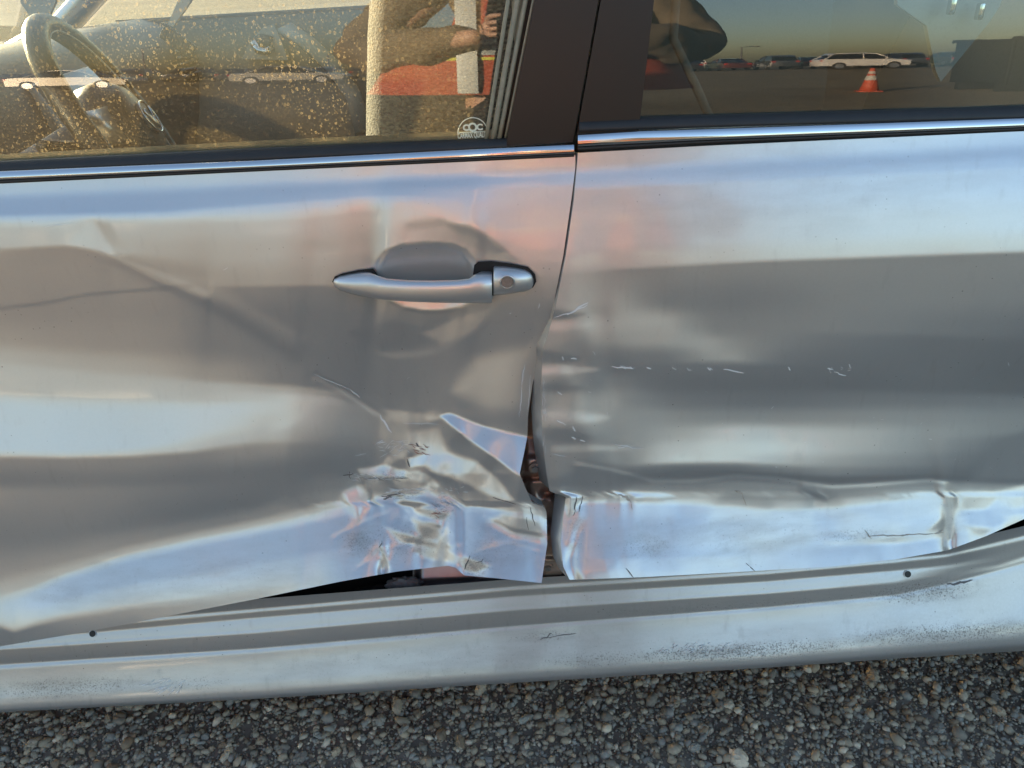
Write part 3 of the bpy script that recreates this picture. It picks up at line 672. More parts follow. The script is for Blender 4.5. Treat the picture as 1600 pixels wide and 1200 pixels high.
# loose stones under the sill: fine gravel as one mass, the larger stones one by one
def stone_mat(name, attr):
    m, nt, b = new_mat(name); L = nt.links.new
    cr = N(nt, 'ShaderNodeValToRGB'); cr.color_ramp.interpolation = 'CONSTANT'
    cols = [(0.0, (0.209, 0.194, 0.171)), (0.16, (0.147, 0.143, 0.139)), (0.32, (0.264, 0.232, 0.194)), (0.46, (0.186, 0.194, 0.202)), (0.58, (0.240, 0.225, 0.202)),
            (0.70, (0.155, 0.127, 0.102)), (0.80, (0.287, 0.271, 0.248)), (0.88, (0.217, 0.232, 0.240)), (0.95, (0.419, 0.395, 0.357))]
    el = cr.color_ramp.elements; el[0].position = 0; el[0].color = (*cols[0][1], 1); el[1].position = cols[1][0]; el[1].color = (*cols[1][1], 1)
    for p, c in cols[2:]:
        q = el.new(p); q.color = (*c, 1)
    if attr:
        at = N(nt, 'ShaderNodeAttribute'); at.attribute_name = 'shade'; L(at.outputs['Fac'], cr.inputs[0])
    else:
        oi = N(nt, 'ShaderNodeObjectInfo'); L(oi.outputs['Random'], cr.inputs[0])
    tc = N(nt, 'ShaderNodeTexCoord'); nz = N(nt, 'ShaderNodeTexNoise'); nz.inputs['Scale'].default_value = 180 if attr else 6; nz.inputs['Detail'].default_value = 6
    L(tc.outputs['Object'], nz.inputs['Vector'])
    mr = N(nt, 'ShaderNodeMapRange'); mr.inputs[3].default_value = 0.62; mr.inputs[4].default_value = 1.35; L(nz.outputs['Fac'], mr.inputs[0])
    mx = N(nt, 'ShaderNodeVectorMath', operation='SCALE'); L(cr.outputs[0], mx.inputs[0]); L(mr.outputs[0], mx.inputs['Scale'])
    wm = N(nt, 'ShaderNodeVectorMath', operation='MULTIPLY'); wm.inputs[1].default_value = (1.62, 1.40, 1.10); L(mx.outputs[0], wm.inputs[0]); L(wm.outputs[0], b.inputs['Base Color']); b.inputs['Roughness'].default_value = 0.85
    bp = N(nt, 'ShaderNodeBump'); bp.inputs['Strength'].default_value = 0.35; bp.inputs['Distance'].default_value = 0.001
    L(nz.outputs['Fac'], bp.inputs['Height']); L(bp.outputs[0], b.inputs['Normal'])
    return m
def stone_shape(seed, sub):
    bm = bmesh.new(); bmesh.ops.create_icosphere(bm, subdivisions=sub, radius=1.0)
    rs = np.random.RandomState(seed); V = np.array([v.co for v in bm.verts]); F = np.array([[v.index for v in f.verts] for f in bm.faces]); bm.free()
    for _ in range(5):                         # knock flat faces off it
        n = rs.normal(size=3); n /= np.linalg.norm(n); h = rs.uniform(0.62, 0.9)
        d = V @ n; V = V - np.outer(np.maximum(d - h, 0), n)
    V = V * (1 + 0.08 * rs.normal(size=(len(V), 1)))
    V = V * np.array([1.0, rs.uniform(0.6, 0.95), rs.uniform(0.4, 0.7)])
    return V, F
fine_shapes = [stone_shape(100 + i, 1) for i in range(10)]
big_shapes = [stone_shape(200 + i, 3) for i in range(10)]
def rot_rand(rs, tilt=0.5):
    return np.array(Matrix.Rotation(rs.uniform(0, 6.28), 3, 'Z') @ Matrix.Rotation(rs.uniform(-tilt, tilt), 3, 'X') @ Matrix.Rotation(rs.uniform(-tilt, tilt), 3, 'Y'))
rs = np.random.RandomState(42)
big = []
tries = 0
while len(big) < 300 and tries < 60000:
    tries += 1
    r = min(0.018, max(0.0070, rs.lognormal(math.log(0.0088), 0.36)))
    x = rs.uniform(-0.95, 1.0); y = rs.uniform(-0.10, 0.30)
    if all((x - q[0]) ** 2 + (y - q[1]) ** 2 > (0.8 * (r + q[2])) ** 2 for q in big):
        big.append((x, y, r))
sm_big = stone_mat('stone', False)
big_me = []
for V, F in big_shapes:
    me = D.meshes.new('stone'); me.from_pydata(V.tolist(), [], F.tolist()); me.materials.append(sm_big)
    me.polygons.foreach_set('use_smooth', [True] * len(F)); me.update()
    try: me.set_sharp_from_angle(angle=R(28))
    except Exception: pass
    big_me.append(me)
for i, (x, y, r) in enumerate(big):
    o = D.objects.new('stone', big_me[i % len(big_me)]); COL.objects.link(o); o.parent = ground
    o.location = (x, y, 0.008 + r * 0.16); o.scale = (r, r, r)
    o.rotation_euler = (rs.uniform(-.35, .35), rs.uniform(-.35, .35), rs.uniform(0, 6.28))
VV = []; FF = []; SH = []; off = 0
def add_fine(n, x0, x1, y0, y1, med, sig, lo, hi, zlift):
    global off
    for i in range(n):
        V, F = fine_shapes[rs.randint(len(fine_shapes))]
        r = min(hi, max(lo, rs.lognormal(math.log(med), sig)))
        P = (V * r) @ rot_rand(rs).T
        x = rs.uniform(x0, x1); y = rs.uniform(y0, y1)
        VV.append(P + np.array([x, y, 0.0055 + r * 0.30 + rs.uniform(0, zlift)])); FF.append(F + off); SH.append(np.full(len(P), rs.rand())); off += len(P)
add_fine(58000, -1.05, 1.1, -0.16, 0.42, 0.0027, 0.50, 0.0014, 0.009, 0.004)
add_fine(3000, -1.05, 1.1, -0.16, 0.42, 0.0075, 0.30, 0.005, 0.012, 0.003)
add_fine(9000, -2.2, 2.2, -1.6, 0.9, 0.008, 0.35, 0.004, 0.016, 0.002)
VV = np.concatenate(VV); FF = np.concatenate(FF); SH = np.concatenate(SH)
me = D.meshes.new('gravel'); me.vertices.add(len(VV)); me.vertices.foreach_set('co', VV.ravel())
me.loops.add(FF.size); me.loops.foreach_set('vertex_index', FF.ravel())
me.polygons.add(len(FF)); me.polygons.foreach_set('loop_start', np.arange(0, FF.size, 3)); me.polygons.foreach_set('loop_total', np.full(len(FF), 3))
me.update(calc_edges=True)
a = me.attributes.new('shade', 'FLOAT', 'POINT'); a.data.foreach_set('value', SH)
me.materials.append(stone_mat('gravel', True))
o = D.objects.new('gravel', me); COL.objects.link(o); tag(o, 'loose grey and brown gravel on the ground under the sill', 'gravel', kind='stuff')
# ------------------------------------------------------------------ glass
def glass_mat(name, tint, spots, film):
    """thin tinted pane: clear transmission + mirror, with dried rain spots and a film of dust"""
    m = D.materials.new(name); m.use_nodes = True; nt = m.node_tree; nt.nodes.clear(); L = nt.links.new
    out = N(nt, 'ShaderNodeOutputMaterial')
    tr = N(nt, 'ShaderNodeBsdfTransparent'); tr.inputs[0].default_value = (*tint, 1)
    gl = N(nt, 'ShaderNodeBsdfGlossy'); gl.inputs['Roughness'].default_value = 0.0; gl.inputs[0].default_value = (1, 1, 1, 1)
    fr = N(nt, 'ShaderNodeFresnel'); fr.inputs[0].default_value = 1.52
    f2 = N(nt, 'ShaderNodeMath', operation='MULTIPLY', use_clamp=True); f2.inputs[1].default_value = 2.0; L(fr.outputs[0], f2.inputs[0])   # two faces of the pane
    m1 = N(nt, 'ShaderNodeMixShader'); L(f2.outputs[0], m1.inputs[0]); L(tr.outputs[0], m1.inputs[1]); L(gl.outputs[0], m1.inputs[2])
    df = N(nt, 'ShaderNodeBsdfDiffuse'); df.inputs[0].default_value = (0.62, 0.55, 0.36, 1)
    tl = N(nt, 'ShaderNodeBsdfTranslucent'); tl.inputs[0].default_value = (0.72, 0.55, 0.26, 1)
    dt = N(nt, 'ShaderNodeMixShader'); dt.inputs[0].default_value = 0.5; L(df.outputs[0], dt.inputs[1]); L(tl.outputs[0], dt.inputs[2])
    tc = N(nt, 'ShaderNodeTexCoord')
    sx = N(nt, 'ShaderNodeSeparateXYZ'); L(tc.outputs['Object'], sx.inputs[0]); mp = N(nt, 'ShaderNodeCombineXYZ'); zz = N(nt, 'ShaderNodeMath', operation='MULTIPLY'); zz.inputs[1].default_value = 0.8; L(sx.outputs[2], zz.inputs[0]); L(sx.outputs[0], mp.inputs[0]); L(zz.outputs[0], mp.inputs[1])
    wn = N(nt, 'ShaderNodeTexNoise'); wn.inputs['Scale'].default_value = 260; L(mp.outputs[0], wn.inputs['Vector'])
    wv = N(nt, 'ShaderNodeVectorMath', operation='MULTIPLY_ADD'); L(wn.outputs['Color'], wv.inputs[0]); wv.inputs[1].default_value = (0.0022,) * 3; L(mp.outputs[0], wv.inputs[2])
    prev = None
    for scale, keep, rmax in ((165.0, 0.55, 0.25), (380.0, 0.30, 0.25)):
        vo = N(nt, 'ShaderNodeTexVoronoi', voronoi_dimensions='2D'); vo.inputs['Scale'].default_value = scale; L(wv.outputs[0], vo.inputs['Vector'])
        sc = N(nt, 'ShaderNodeSeparateColor'); L(vo.outputs['Color'], sc.inputs[0])
        kp = N(nt, 'ShaderNodeMath', operation='GREATER_THAN'); kp.inputs[1].default_value = keep; L(sc.outputs[0], kp.inputs[0])
        rd = N(nt, 'ShaderNodeMapRange'); rd.inputs[3].default_value = 0.08; rd.inputs[4].default_value = rmax; L(sc.outputs[1], rd.inputs[0])
        q = N(nt, 'ShaderNodeMath', operation='DIVIDE'); L(vo.outputs['Distance'], q.inputs[0]); L(rd.outputs[0], q.inputs[1])
        rg = N(nt, 'ShaderNodeValToRGB'); e = rg.color_ramp.elements
        e[0].position = 0.0; e[0].color = (0.35,) * 3 + (1,); e[1].position = 1.0; e[1].color = (0, 0, 0, 1)
        x = e.new(0.62); x.color = (0.38,) * 3 + (1,); x = e.new(0.82); x.color = (1,) * 3 + (1,); x = e.new(0.96); x.color = (0.8,) * 3 + (1,)
        L(q.outputs[0], rg.inputs[0])
        k = N(nt, 'ShaderNodeMath', operation='MULTIPLY'); L(rg.outputs[0], k.inputs[0]); L(kp.outputs[0], k.inputs[1])
        if prev is None: prev = k
        else:
            mxx = N(nt, 'ShaderNodeMath', operation='MAXIMUM'); L(prev.outputs[0], mxx.inputs[0]); L(k.outputs[0], mxx.inputs[1]); prev = mxx
    pn = N(nt, 'ShaderNodeTexNoise'); pn.inputs['Scale'].default_value = 7.0; pn.inputs['Detail'].default_value = 4; L(mp.outputs[0], pn.inputs['Vector'])
    pm_ = N(nt, 'ShaderNodeMapRange'); pm_.inputs[1].default_value = 0.36; pm_.inputs[2].default_value = 0.62; pm_.inputs[3].default_value = spots * 0.25; pm_.inputs[4].default_value = spots; L(pn.outputs['Fac'], pm_.inputs[0])
    sp = N(nt, 'ShaderNodeMath', operation='MULTIPLY'); L(pm_.outputs[0], sp.inputs[1]); L(prev.outputs[0], sp.inputs[0])
    nf = N(nt, 'ShaderNodeTexNoise'); nf.inputs['Scale'].default_value = 9.0; nf.inputs['Detail'].default_value = 8; L(mp.outputs[0], nf.inputs['Vector'])
    fm = N(nt, 'ShaderNodeMapRange'); fm.inputs[1].default_value = 0.3; fm.inputs[2].default_value = 0.75; fm.inputs[3].default_value = film * 0.4; fm.inputs[4].default_value = film; L(nf.outputs['Fac'], fm.inputs[0])
    tot = N(nt, 'ShaderNodeMath', operation='ADD', use_clamp=True); L(sp.outputs[0], tot.inputs[0]); L(fm.outputs[0], tot.inputs[1])
    m2 = N(nt, 'ShaderNodeMixShader'); L(tot.outputs[0], m2.inputs[0]); L(m1.outputs[0], m2.inputs[1]); L(dt.outputs[0], m2.inputs[2])
    L(m2.outputs[0], out.inputs['Surface'])
    return m
M['glass_front'] = glass_mat('glass_front', (0.80, 0.86, 0.80), 0.46, 0.055)
M['glass_rear'] = glass_mat('glass_rear', (0.60, 0.66, 0.60), 0.07, 0.012)
M['glass_clear'] = glass_mat('glass_clear', (0.86, 0.90, 0.87), 0.03, 0.012)

ZB = 0.905; GR = 1.5; TH0 = R(3.95)
ZH = U(800, 95, 0.165).z
def g_of(z, x=0.0):
    z = z + 0.035 * x                      # its bow stays level although the car stands nose down
    return 0.158 + TH0 * (z - ZB) + ((z - ZH) ** 2 - (ZB - ZH) ** 2) / (2 * GR)
def glass_pt(px, py, lift=0.0):
    y = 0.16
    for _ in range(14):
        p = U(px, py, y); y = g_of(p.z, p.x)
    return U(px, py, y - lift)
def lin(pts, x):
    a = np.array(pts, float); o = np.argsort(a[:, 0]); a = a[o]
    if x < a[0, 0]: return a[0, 1] + (x - a[0, 0]) * (a[1, 1] - a[0, 1]) / (a[1, 0] - a[0, 0])
    if x > a[-1, 0]: return a[-1, 1] + (x - a[-1, 0]) * (a[-1, 1] - a[-2, 1]) / (a[-1, 0] - a[-2, 0])
    return float(np.interp(x, a[:, 0], a[:, 1]))
def pane(name, lf, rf, bot, top_py, mat, parent, lift=0.0, nc=24, nr=30, thick=0.0):
    """lf, rf: x as a function of y (pairs y,x); bot: y as a function of x"""
    V = []; F = []
    for i in range(nr + 1):
        for j in range(nc + 1):
            px = 0.0; py = 0.0; s = j / nc; t = i / nr
            for _ in range(6):
                px = lin(lf, py) * (1 - s) + lin(rf, py) * s; py = lin(bot, px) * (1 - t) + top_py * t
            V.append(glass_pt(px, py, lift))
    w = nc + 1
    for i in range(nr):
        for j in range(nc): F.append((i * w + j, i * w + j + 1, (i + 1) * w + j + 1, (i + 1) * w + j))
    if thick:
        ring = [j for j in range(w)] + [i * w + nc for i in range(1, nr + 1)] + [nr * w + j for j in range(nc - 1, -1, -1)] + [i * w for i in range(nr - 1, 0, -1)]
        n0 = len(V); m = len(ring)
        V += [V[k].copy() for k in ring]; V += [V[k] + Vector((0, thick, 0)) for k in ring]
        for k in range(m): F.append((n0 + k, n0 + m + k, n0 + m + (k + 1) % m, n0 + (k + 1) % m))
    return mesh_obj(name, V, F, mat, parent)
TOPPY = -640
pane('window_pane', [(0, -420), (200, -400)], [(0, 786), (212, 755)], [(-400, 270), (0, 254), (400, 235), (740, 220), (800, 217)], TOPPY, M['glass_front'], front_door)
pane('window_pane', [(0, 1019), (195, 997)], [(0, 1960), (195, 1940)], [(900, 192), (1000, 187), (1600, 172), (2000, 160)], TOPPY, M['glass_rear'], rear_door)
# black film on the two door frames between the windows
pane('pillar_cover', [(0, 836), (222, 791)], [(0, 935), (212, 897)], [(760, 230), (900, 222)], TOPPY, M['applique'], front_door, 0.010, 8, 30, 0.014)
pane('pillar_cover', [(0, 939), (212, 901)], [(0, 1022), (195, 999)], [(880, 213), (1010, 203)], TOPPY, M['applique'], rear_door, 0.010, 8, 30, 0.014)
# the glass run channel with its ribs, grey with dust
M['channel'] = plain('dusty_channel', (0.30, 0.27, 0.19), 0.6, noise=0.3, nscale=120)
def edge_x(f, py): return lin([(0, 786 + f * 50), (220, 753 + f * 38)], py)
pane('glass_channel', [(0, 818), (212, 778)], [(0, 838), (222, 793)], [(700, 224), (900, 222)], TOPPY, M['rubber'], front_door, -0.012, 6, 30, 0.004)
for f, w in ((0.16, 0.0022), (0.44, 0.0030), (0.70, 0.0026), (0.95, 0.0016)):
    tube('channel_rib', [glass_pt(edge_x(f, py), py, 0.002) for py in range(222, TOPPY, -40)], w, M['channel'], front_door, 8)

# belt line: dusty lip on the glass, rubber wiper, bright moulding, shadow gap
def belt(name, topc, botc, x0, x1, prof, mat, parent, n=70, cap=True):
    rings = []
    for px in np.linspace(x0, x1, n):
        a = lin(topc, px); b_ = lin(botc, px)
        rings.append([U(px, a + (b_ - a) * t, y) for t, y in prof])
    o = loft(name, rings, mat, parent, closed=False)
    return o
belt('window_seal', [(0, 251), (400, 231), (740, 217), (790, 215)], [(0, 269), (400, 251), (800, 231)], -400, 792, [(0, .1575), (.12, .150), (.45, .146), (.8, .143), (1.0, .143), (1.0, .155)], M['rubber'], front_door)
belt('window_seal', [(900, 186), (1000, 182), (1600, 165)], [(900, 206), (1000, 202), (1600, 185)], 905, 2000, [(0, .1575), (.12, .150), (.45, .146), (.8, .143), (1.0, .143), (1.0, .155)], M['rubber'], rear_door)
belt('seal_lip', [(0, 241), (400, 220), (740, 204), (765, 203)], [(0, 256), (400, 237), (740, 222), (790, 220)], -400, 768, [(0, .1680), (.25, .1650), (.6, .1638), (1.0, .1640)], M['channel'], front_door)
MOULD = [(0, .152), (.03, .1400), (.10, .1388), (.32, .1374), (.55, .1363), (.74, .1357), (.88, .1357), (.97, .1366), (1.0, .1376), (1.02, .150)]
belt('belt_moulding', [(0, 267), (400, 250), (790, 230), (897, 225)], [(0, 281), (400, 263), (897, 240)], -400, 897, MOULD, M['chrome'], front_door)
belt('belt_moulding', [(902, 210), (1000, 204), (1100, 201), (1600, 184)], [(902, 229), (1100, 219), (1600, 199)], 903, 2000, MOULD, M['chrome'], rear_door)
GAP = [(0, .150), (0, .141), (.5, .137), (1.0, .139), (1.0, .15)]  # profile of a black strip standing in for the shaded gap below the moulding
belt('gap_shadow', [(0, 280), (400, 262), (897, 239)], [(0, 287), (400, 268), (897, 245)], -400, 897, GAP, M['rubber'], front_door)
belt('gap_shadow', [(903, 228), (1100, 218), (1600, 198)], [(903, 236), (1100, 225), (1600, 204)], 903, 2000, GAP, M['rubber'], rear_door)

# ------------------------------------------------------------------ door handle
def handle_ring(px, yt, yb, front_y, back_y, n=18, e=2.6):
    """rounded section of the grip at px between photo heights yt and yb"""
    ring = []
    for k in range(n):
        a = 2 * math.pi * k / n; c, s_ = math.cos(a), math.sin(a)
        u = math.copysign(abs(c) ** (2 / e), c); v = math.copysign(abs(s_) ** (2 / e), s_)
        y = (front_y + back_y) / 2 + (back_y - front_y) / 2 * u
        ym = (front_y + back_y) / 2
        pt = U(px, (yt + yb) / 2 - (yb - yt) / 2 * v, ym)
        ring.append(Vector((pt.x, y, pt.z)))
    return ring
hy = front.at(560, 440).y
def hsec(px, yt, yb, proud, thick):
    f = hy - proud
    return handle_ring(px, yt, yb, f, f + thick)
grip_secs = [(521.5, 436, 441, .004, .010), (524, 432, 446, .007, .016), (532, 429.5, 451, .011, .022), (548, 427.5, 456, .015, .026), (565, 426.5, 460, .019, .028), (578, 427.5, 463, .022, .024),
             (590, 432, 466, .025, .019), (605, 436, 468, .027, .016), (640, 438.5, 470.5, .029, .016), (680, 439, 472, .030, .016), (715, 438, 472.5, .030, .016), (733, 436, 472.5, .0295, .017), (742, 430, 472, .029, .024), (752, 426, 471.5, .028, .030), (766, 425.5, 471, .027, .032), (769, 426.5, 470, .0255, .030)]
loft('handle_grip', [hsec(*g) for g in grip_secs], M['handle'], front_door, sharp=50)
cap_secs = [(771, 418, 458, .0245, .030), (773, 416.5, 458.5, .026, .032), (790, 416.5, 457, .026, .032), (806, 418, 455, .025, .030), (820, 420, 453, .022, .026), (829, 424, 450, .018, .020), (833.5, 430, 446, .013, .012), (835, 435, 442, .009, .006)]
loft('lock_cover', [hsec(*g) for g in cap_secs], M['handle'], front_door, sharp=50)
lc = U(792.5, 440.5, hy - 0.0262); ln = Vector((0, -1, 0.10)).normalized()
M['lockmetal'] = plain('lock_face', (0.28, 0.26, 0.25), 0.45, 0.8, noise=0.3, nscale=300)
cyl('lock_cylinder', lc + ln * 0.0012, lc - ln * 0.008, 0.0062, M['lockmetal'], front_door, n=28)
tor = []
for k in range(29):
    a = 2 * math.pi * k / 28
    tor.append(lc + Vector((math.cos(a) * 0.0078, -math.sin(a) * 0.0008, math.sin(a) * 0.0078)))
tube('lock_ring', tor[:-1], 0.0013, M['handle'], front_door, 8, closed=True)
# black plates standing in for the shadow round the grip ends and lock cover
def flat_patch(name, poly, y, mat, parent):
    V = [U(p[0], p[1], y) for p in poly]
    V2 = [v + Vector((0, 0.006, 0)) for v in V]; n = len(V)
    F = [tuple(range(n))] + [(i, n + i, n + (i + 1) % n, (i + 1) % n) for i in range(n)]
    o = mesh_obj(name, V + V2, F, mat, parent, False)
    return o
def surf_patch(name, poly, sheet, lift, mat, parent):
    """thin plate lying on the metal: fan from the middle"""
    c = np.mean(np.array(poly, float), 0); V = [sheet.at(c[0], c[1], lift)] + [sheet.at(p[0], p[1], lift) for p in poly]; n = len(poly)
    return mesh_obj(name, V, [(0, 1 + i, 1 + (i + 1) % n) for i in range(n)], mat, parent, True)
surf_patch('handle_shadow', [(519,440),(523,432),(535,427),(560,422),(583,419.5),(588,426),(592,434),(575,450),(540,455),(524,449)], front, 0.0022, M['cavity'], front_door)
surf_patch('handle_shadow', [(739,428),(741,414),(747,409),(768,408),(800,412),(825,417),(836,428),(838,440),(833,449),(820,455),(790,460),(768,462),(745,440)], front, 0.0030, M['cavity'], front_door)
cyl('pocket_screw', U(758.5, 419, hy - 0.002), U(758.5, 419, hy - 0.0052), 0.0028, M['lockmetal'], front_door, n=12)

# ------------------------------------------------------------------ sticker on the front window
M['ink'] = plain('sticker_ink', (0.80, 0.80, 0.62), 0.6)
def text_mesh(name, body, size, px, py, mat, parent, xscale=1.0, bold=0.0):
    cu = D.curves.new(name, 'FONT'); cu.body = body; cu.size = size; cu.align_x = 'CENTER'; cu.align_y = 'CENTER'; cu.offset = bold; cu.extrude = 0.00015
    t = D.objects.new(name, cu); COL.objects.link(t)
    dg = bpy.context.evaluated_depsgraph_get(); me = D.meshes.new_from_object(t.evaluated_get(dg))
    D.objects.remove(t); me.materials.clear(); me.materials.append(mat)
    o = D.objects.new(name, me); COL.objects.link(o); o.parent = parent
    p = glass_pt(px, py, 0.0012); px1 = glass_pt(px + 10, py - 0.55, 0.0012); pu = glass_pt(px, py - 10, 0.0012)
    ex = (px1 - p).normalized(); ez = ex.cross(pu - p).normalized(); ey = ez.cross(ex)
    m = Matrix((ex * xscale, ey, ez)).transposed().to_4x4(); m.translation = p
    o.matrix_local = m
    return o
text_mesh('sticker_lettering', 'Q', 0.0125, 738.5, 199.5, M['ink'], front_door, 1.0, 0.0004)
text_mesh('sticker_lettering', 'C', 0.0088, 728.0, 200.0, M['ink'], front_door, 1.1, 0.0004)
text_mesh('sticker_lettering', 'C', 0.0088, 749.5, 199.0, M['ink'], front_door, 1.1, 0.0004)
text_mesh('sticker_lettering', 'CARMAX QUALITY', 0.0082, 739.5, 211.5, M['ink'], front_door, 0.50, 0.00018)
arc = [glass_pt(739 + 23.5 * math.cos(a), 209 - 25 * math.sin(a), 0.0012) for a in np.linspace(-0.15, math.pi + 0.15, 30)]
tube('sticker_ring', arc, 0.00055, M['ink'], front_door, 6)
tube('sticker_ring', [glass_pt(717, 207.5, .0012), glass_pt(739, 206.5, .0012), glass_pt(761, 205.3, .0012)], 0.00045, M['ink'], front_door, 6)
# ------------------------------------------------------------------ what shows in the open gaps: pillar, latch plate, sill cavity
def relief(name, x0, x1, y0, y1, depth, mat, parent, step=4):
    nx = int((x1 - x0) / step) + 1; ny = int((y1 - y0) / step) + 1
    PX, PY = np.meshgrid(np.linspace(x0, x1, nx), np.linspace(y0, y1, ny))
    Y = depth(PX, PY); P = U(PX, PY, Y)
    V = P.reshape(-1, 3); F = [(i * nx + j, (i + 1) * nx + j, (i + 1) * nx + j + 1, i * nx + j + 1) for i in range(ny - 1) for j in range(nx - 1)]
    return mesh_obj(name, V, F, mat, parent)
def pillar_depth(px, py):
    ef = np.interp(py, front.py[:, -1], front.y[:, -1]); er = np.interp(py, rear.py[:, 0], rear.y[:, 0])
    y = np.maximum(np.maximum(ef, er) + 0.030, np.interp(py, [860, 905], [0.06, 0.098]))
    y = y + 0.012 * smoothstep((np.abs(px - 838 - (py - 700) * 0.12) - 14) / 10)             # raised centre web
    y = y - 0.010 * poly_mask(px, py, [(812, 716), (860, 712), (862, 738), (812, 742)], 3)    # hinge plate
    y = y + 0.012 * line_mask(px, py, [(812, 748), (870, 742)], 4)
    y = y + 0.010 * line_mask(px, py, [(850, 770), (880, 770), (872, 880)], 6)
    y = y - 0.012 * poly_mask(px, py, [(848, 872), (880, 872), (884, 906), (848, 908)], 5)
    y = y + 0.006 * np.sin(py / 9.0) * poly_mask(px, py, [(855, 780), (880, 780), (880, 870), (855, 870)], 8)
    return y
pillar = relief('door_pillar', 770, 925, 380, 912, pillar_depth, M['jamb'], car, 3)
pillar['label'] = 'door pillar tinted brown for the vest reflection, showing in the gap between the doors'
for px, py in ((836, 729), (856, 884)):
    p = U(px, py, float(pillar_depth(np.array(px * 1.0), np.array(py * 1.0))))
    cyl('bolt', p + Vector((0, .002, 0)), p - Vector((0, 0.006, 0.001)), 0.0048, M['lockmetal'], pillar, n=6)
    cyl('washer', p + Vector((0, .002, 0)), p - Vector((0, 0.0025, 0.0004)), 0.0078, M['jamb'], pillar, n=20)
# inner sill behind the lifted lower edge of the front door
def sill_depth(px, py):
    y = np.interp(py, [860, 905, 960], [0.120, 0.085, 0.055])
    y = y + 0.008 * vnoise(px, py, 40, 51) - 0.02 * smoothstep((px - 600) / 80)
    return y
M['sillmetal'] = plain('inner_sill_metal', (0.42, 0.36, 0.36), 0.4, 0.8, noise=0.35, nscale=22)
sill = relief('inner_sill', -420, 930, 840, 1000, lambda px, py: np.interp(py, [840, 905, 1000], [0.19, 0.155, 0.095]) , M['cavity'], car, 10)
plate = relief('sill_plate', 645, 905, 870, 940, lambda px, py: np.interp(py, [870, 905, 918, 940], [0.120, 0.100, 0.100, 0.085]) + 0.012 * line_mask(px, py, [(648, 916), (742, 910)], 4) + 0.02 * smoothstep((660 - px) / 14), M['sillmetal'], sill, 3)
# torn foam block and dust lumps at the left end of the plate
bm = bmesh.new(); bmesh.ops.create_icosphere(bm, subdivisions=4, radius=1.0)
for v in bm.verts:
    n = mnoise.turbulence(v.co * 2.2, 5, True); v.co *= 0.75 + 0.5 * n
c = U(632, 915, 0.098)
bmesh.ops.transform(bm, matrix=Matrix.Translation(c) @ Matrix.Diagonal((0.026, 0.012, 0.015, 1)), verts=bm.verts)
M['foam'] = plain('torn_foam', (0.20, 0.185, 0.18), 0.8, noise=0.7, nscale=130, bump=0.5)
bm_obj('torn_foam', bm, M['foam'], sill, True)
bm = bmesh.new(); bmesh.ops.create_icosphere(bm, subdivisions=4, radius=1.0)
for v in bm.verts:
    n = mnoise.turbulence(v.co * 1.7 + Vector((3, 1, 2)), 5, True); v.co *= 0.7 + 0.55 * n
c = U(590, 925, 0.105)
bmesh.ops.transform(bm, matrix=Matrix.Translation(c) @ Matrix.Diagonal((0.04, 0.012, 0.012, 1)), verts=bm.verts)
bm_obj('torn_foam', bm, M['cavity'], sill, True)
# drain plugs in the ledge
for px, py in ((145, 990), (1418, 897)):
    p = rocker.at(px, py); n = rocker.normal(px, py)
    cyl('drain_plug', p - n * 0.006, p + n * 0.0012, 0.0046, M['rubber'], rocker_panel, n=20)
    cyl('drain_rim', p - n * 0.004, p + n * 0.0006, 0.0054, M['paint_low'], rocker_panel, n=20)
# ------------------------------------------------------------------ rest of the car (mostly out of the frame, but it shades the ground and holds the cabin)
def grid_surf(name, fn, nu, nv, mat, parent):
    V = [Vector(fn(i / nu, j / nv)) for i in range(nu + 1) for j in range(nv + 1)]; w = nv + 1
    F = [(i * w + j, i * w + j + 1, (i + 1) * w + j + 1, (i + 1) * w + j) for i in range(nu) for j in range(nv)]
    return mesh_obj(name, V, F, mat, parent)
YC = 0.93
def roof_fn(u, v):
    x = -0.50 + u * 1.70; w = 0.60 - 0.05 * abs(u - 0.45)
    a = (v - 0.5) * 2
    return (x, YC + a * w, 1.462 - 0.055 * abs(a) ** 2.6 - 0.05 * (2 * u - 0.9) ** 2)
roof = grid_surf('roof', roof_fn, 16, 16, M['paint'], car)
grid_surf('headliner', lambda u, v: (lambda p: (p[0], p[1], p[2] - 0.03))(roof_fn(u, v)), 8, 8, M['trimgrey'], roof)
# roof rails and pillars
def rail(name, pts, r, mat=None, parent=None): return tube(name, pts, r, mat or M['paint'], parent or car, 10)
edgeN = [Vector(roof_fn(u, 0)) for u in np.linspace(0, 1, 9)]; edgeF = [Vector(roof_fn(u, 1)) for u in np.linspace(0, 1, 9)]
rail('roof_rail', [p + Vector((0, -0.012, -0.025)) for p in edgeN], 0.032); rail('roof_rail', [p + Vector((0, 0.012, -0.025)) for p in edgeF], 0.032)
rail('front_pillar', [(-0.50, 0.325, 1.385), (-0.85, 0.25, 1.20), (-1.22, 0.17, 0.965), (-1.40, 0.14, 0.90)], 0.034)
rail('front_pillar', [(-0.50, 1.535, 1.385), (-0.85, 1.61, 1.20), (-1.22, 1.69, 0.965), (-1.40, 1.72, 0.90)], 0.034)
for yy, s in ((0.19, 1), (1.67, -1)):
    loft('rear_pillar', [[Vector((x, yy + s * dy, z)) for x, dy, z in ring] for ring in (
        [(1.14, 0.13, 1.40), (0.98, 0.0, 0.93), (1.02, 0.02, 0.93), (1.20, 0.14, 1.40)], [(1.28, 0.14, 1.37), (1.60, 0.0, 0.96), (1.66, 0.03, 0.96), (1.36, 0.16, 1.37)])], M['paint'], car)
box('centre_pillar', (0.10, 1.66, 1.15), (0.10, 0.03, 0.52), M['trimgrey'], car, 0.008, Matrix.Rotation(R(-12), 3, 'X'))
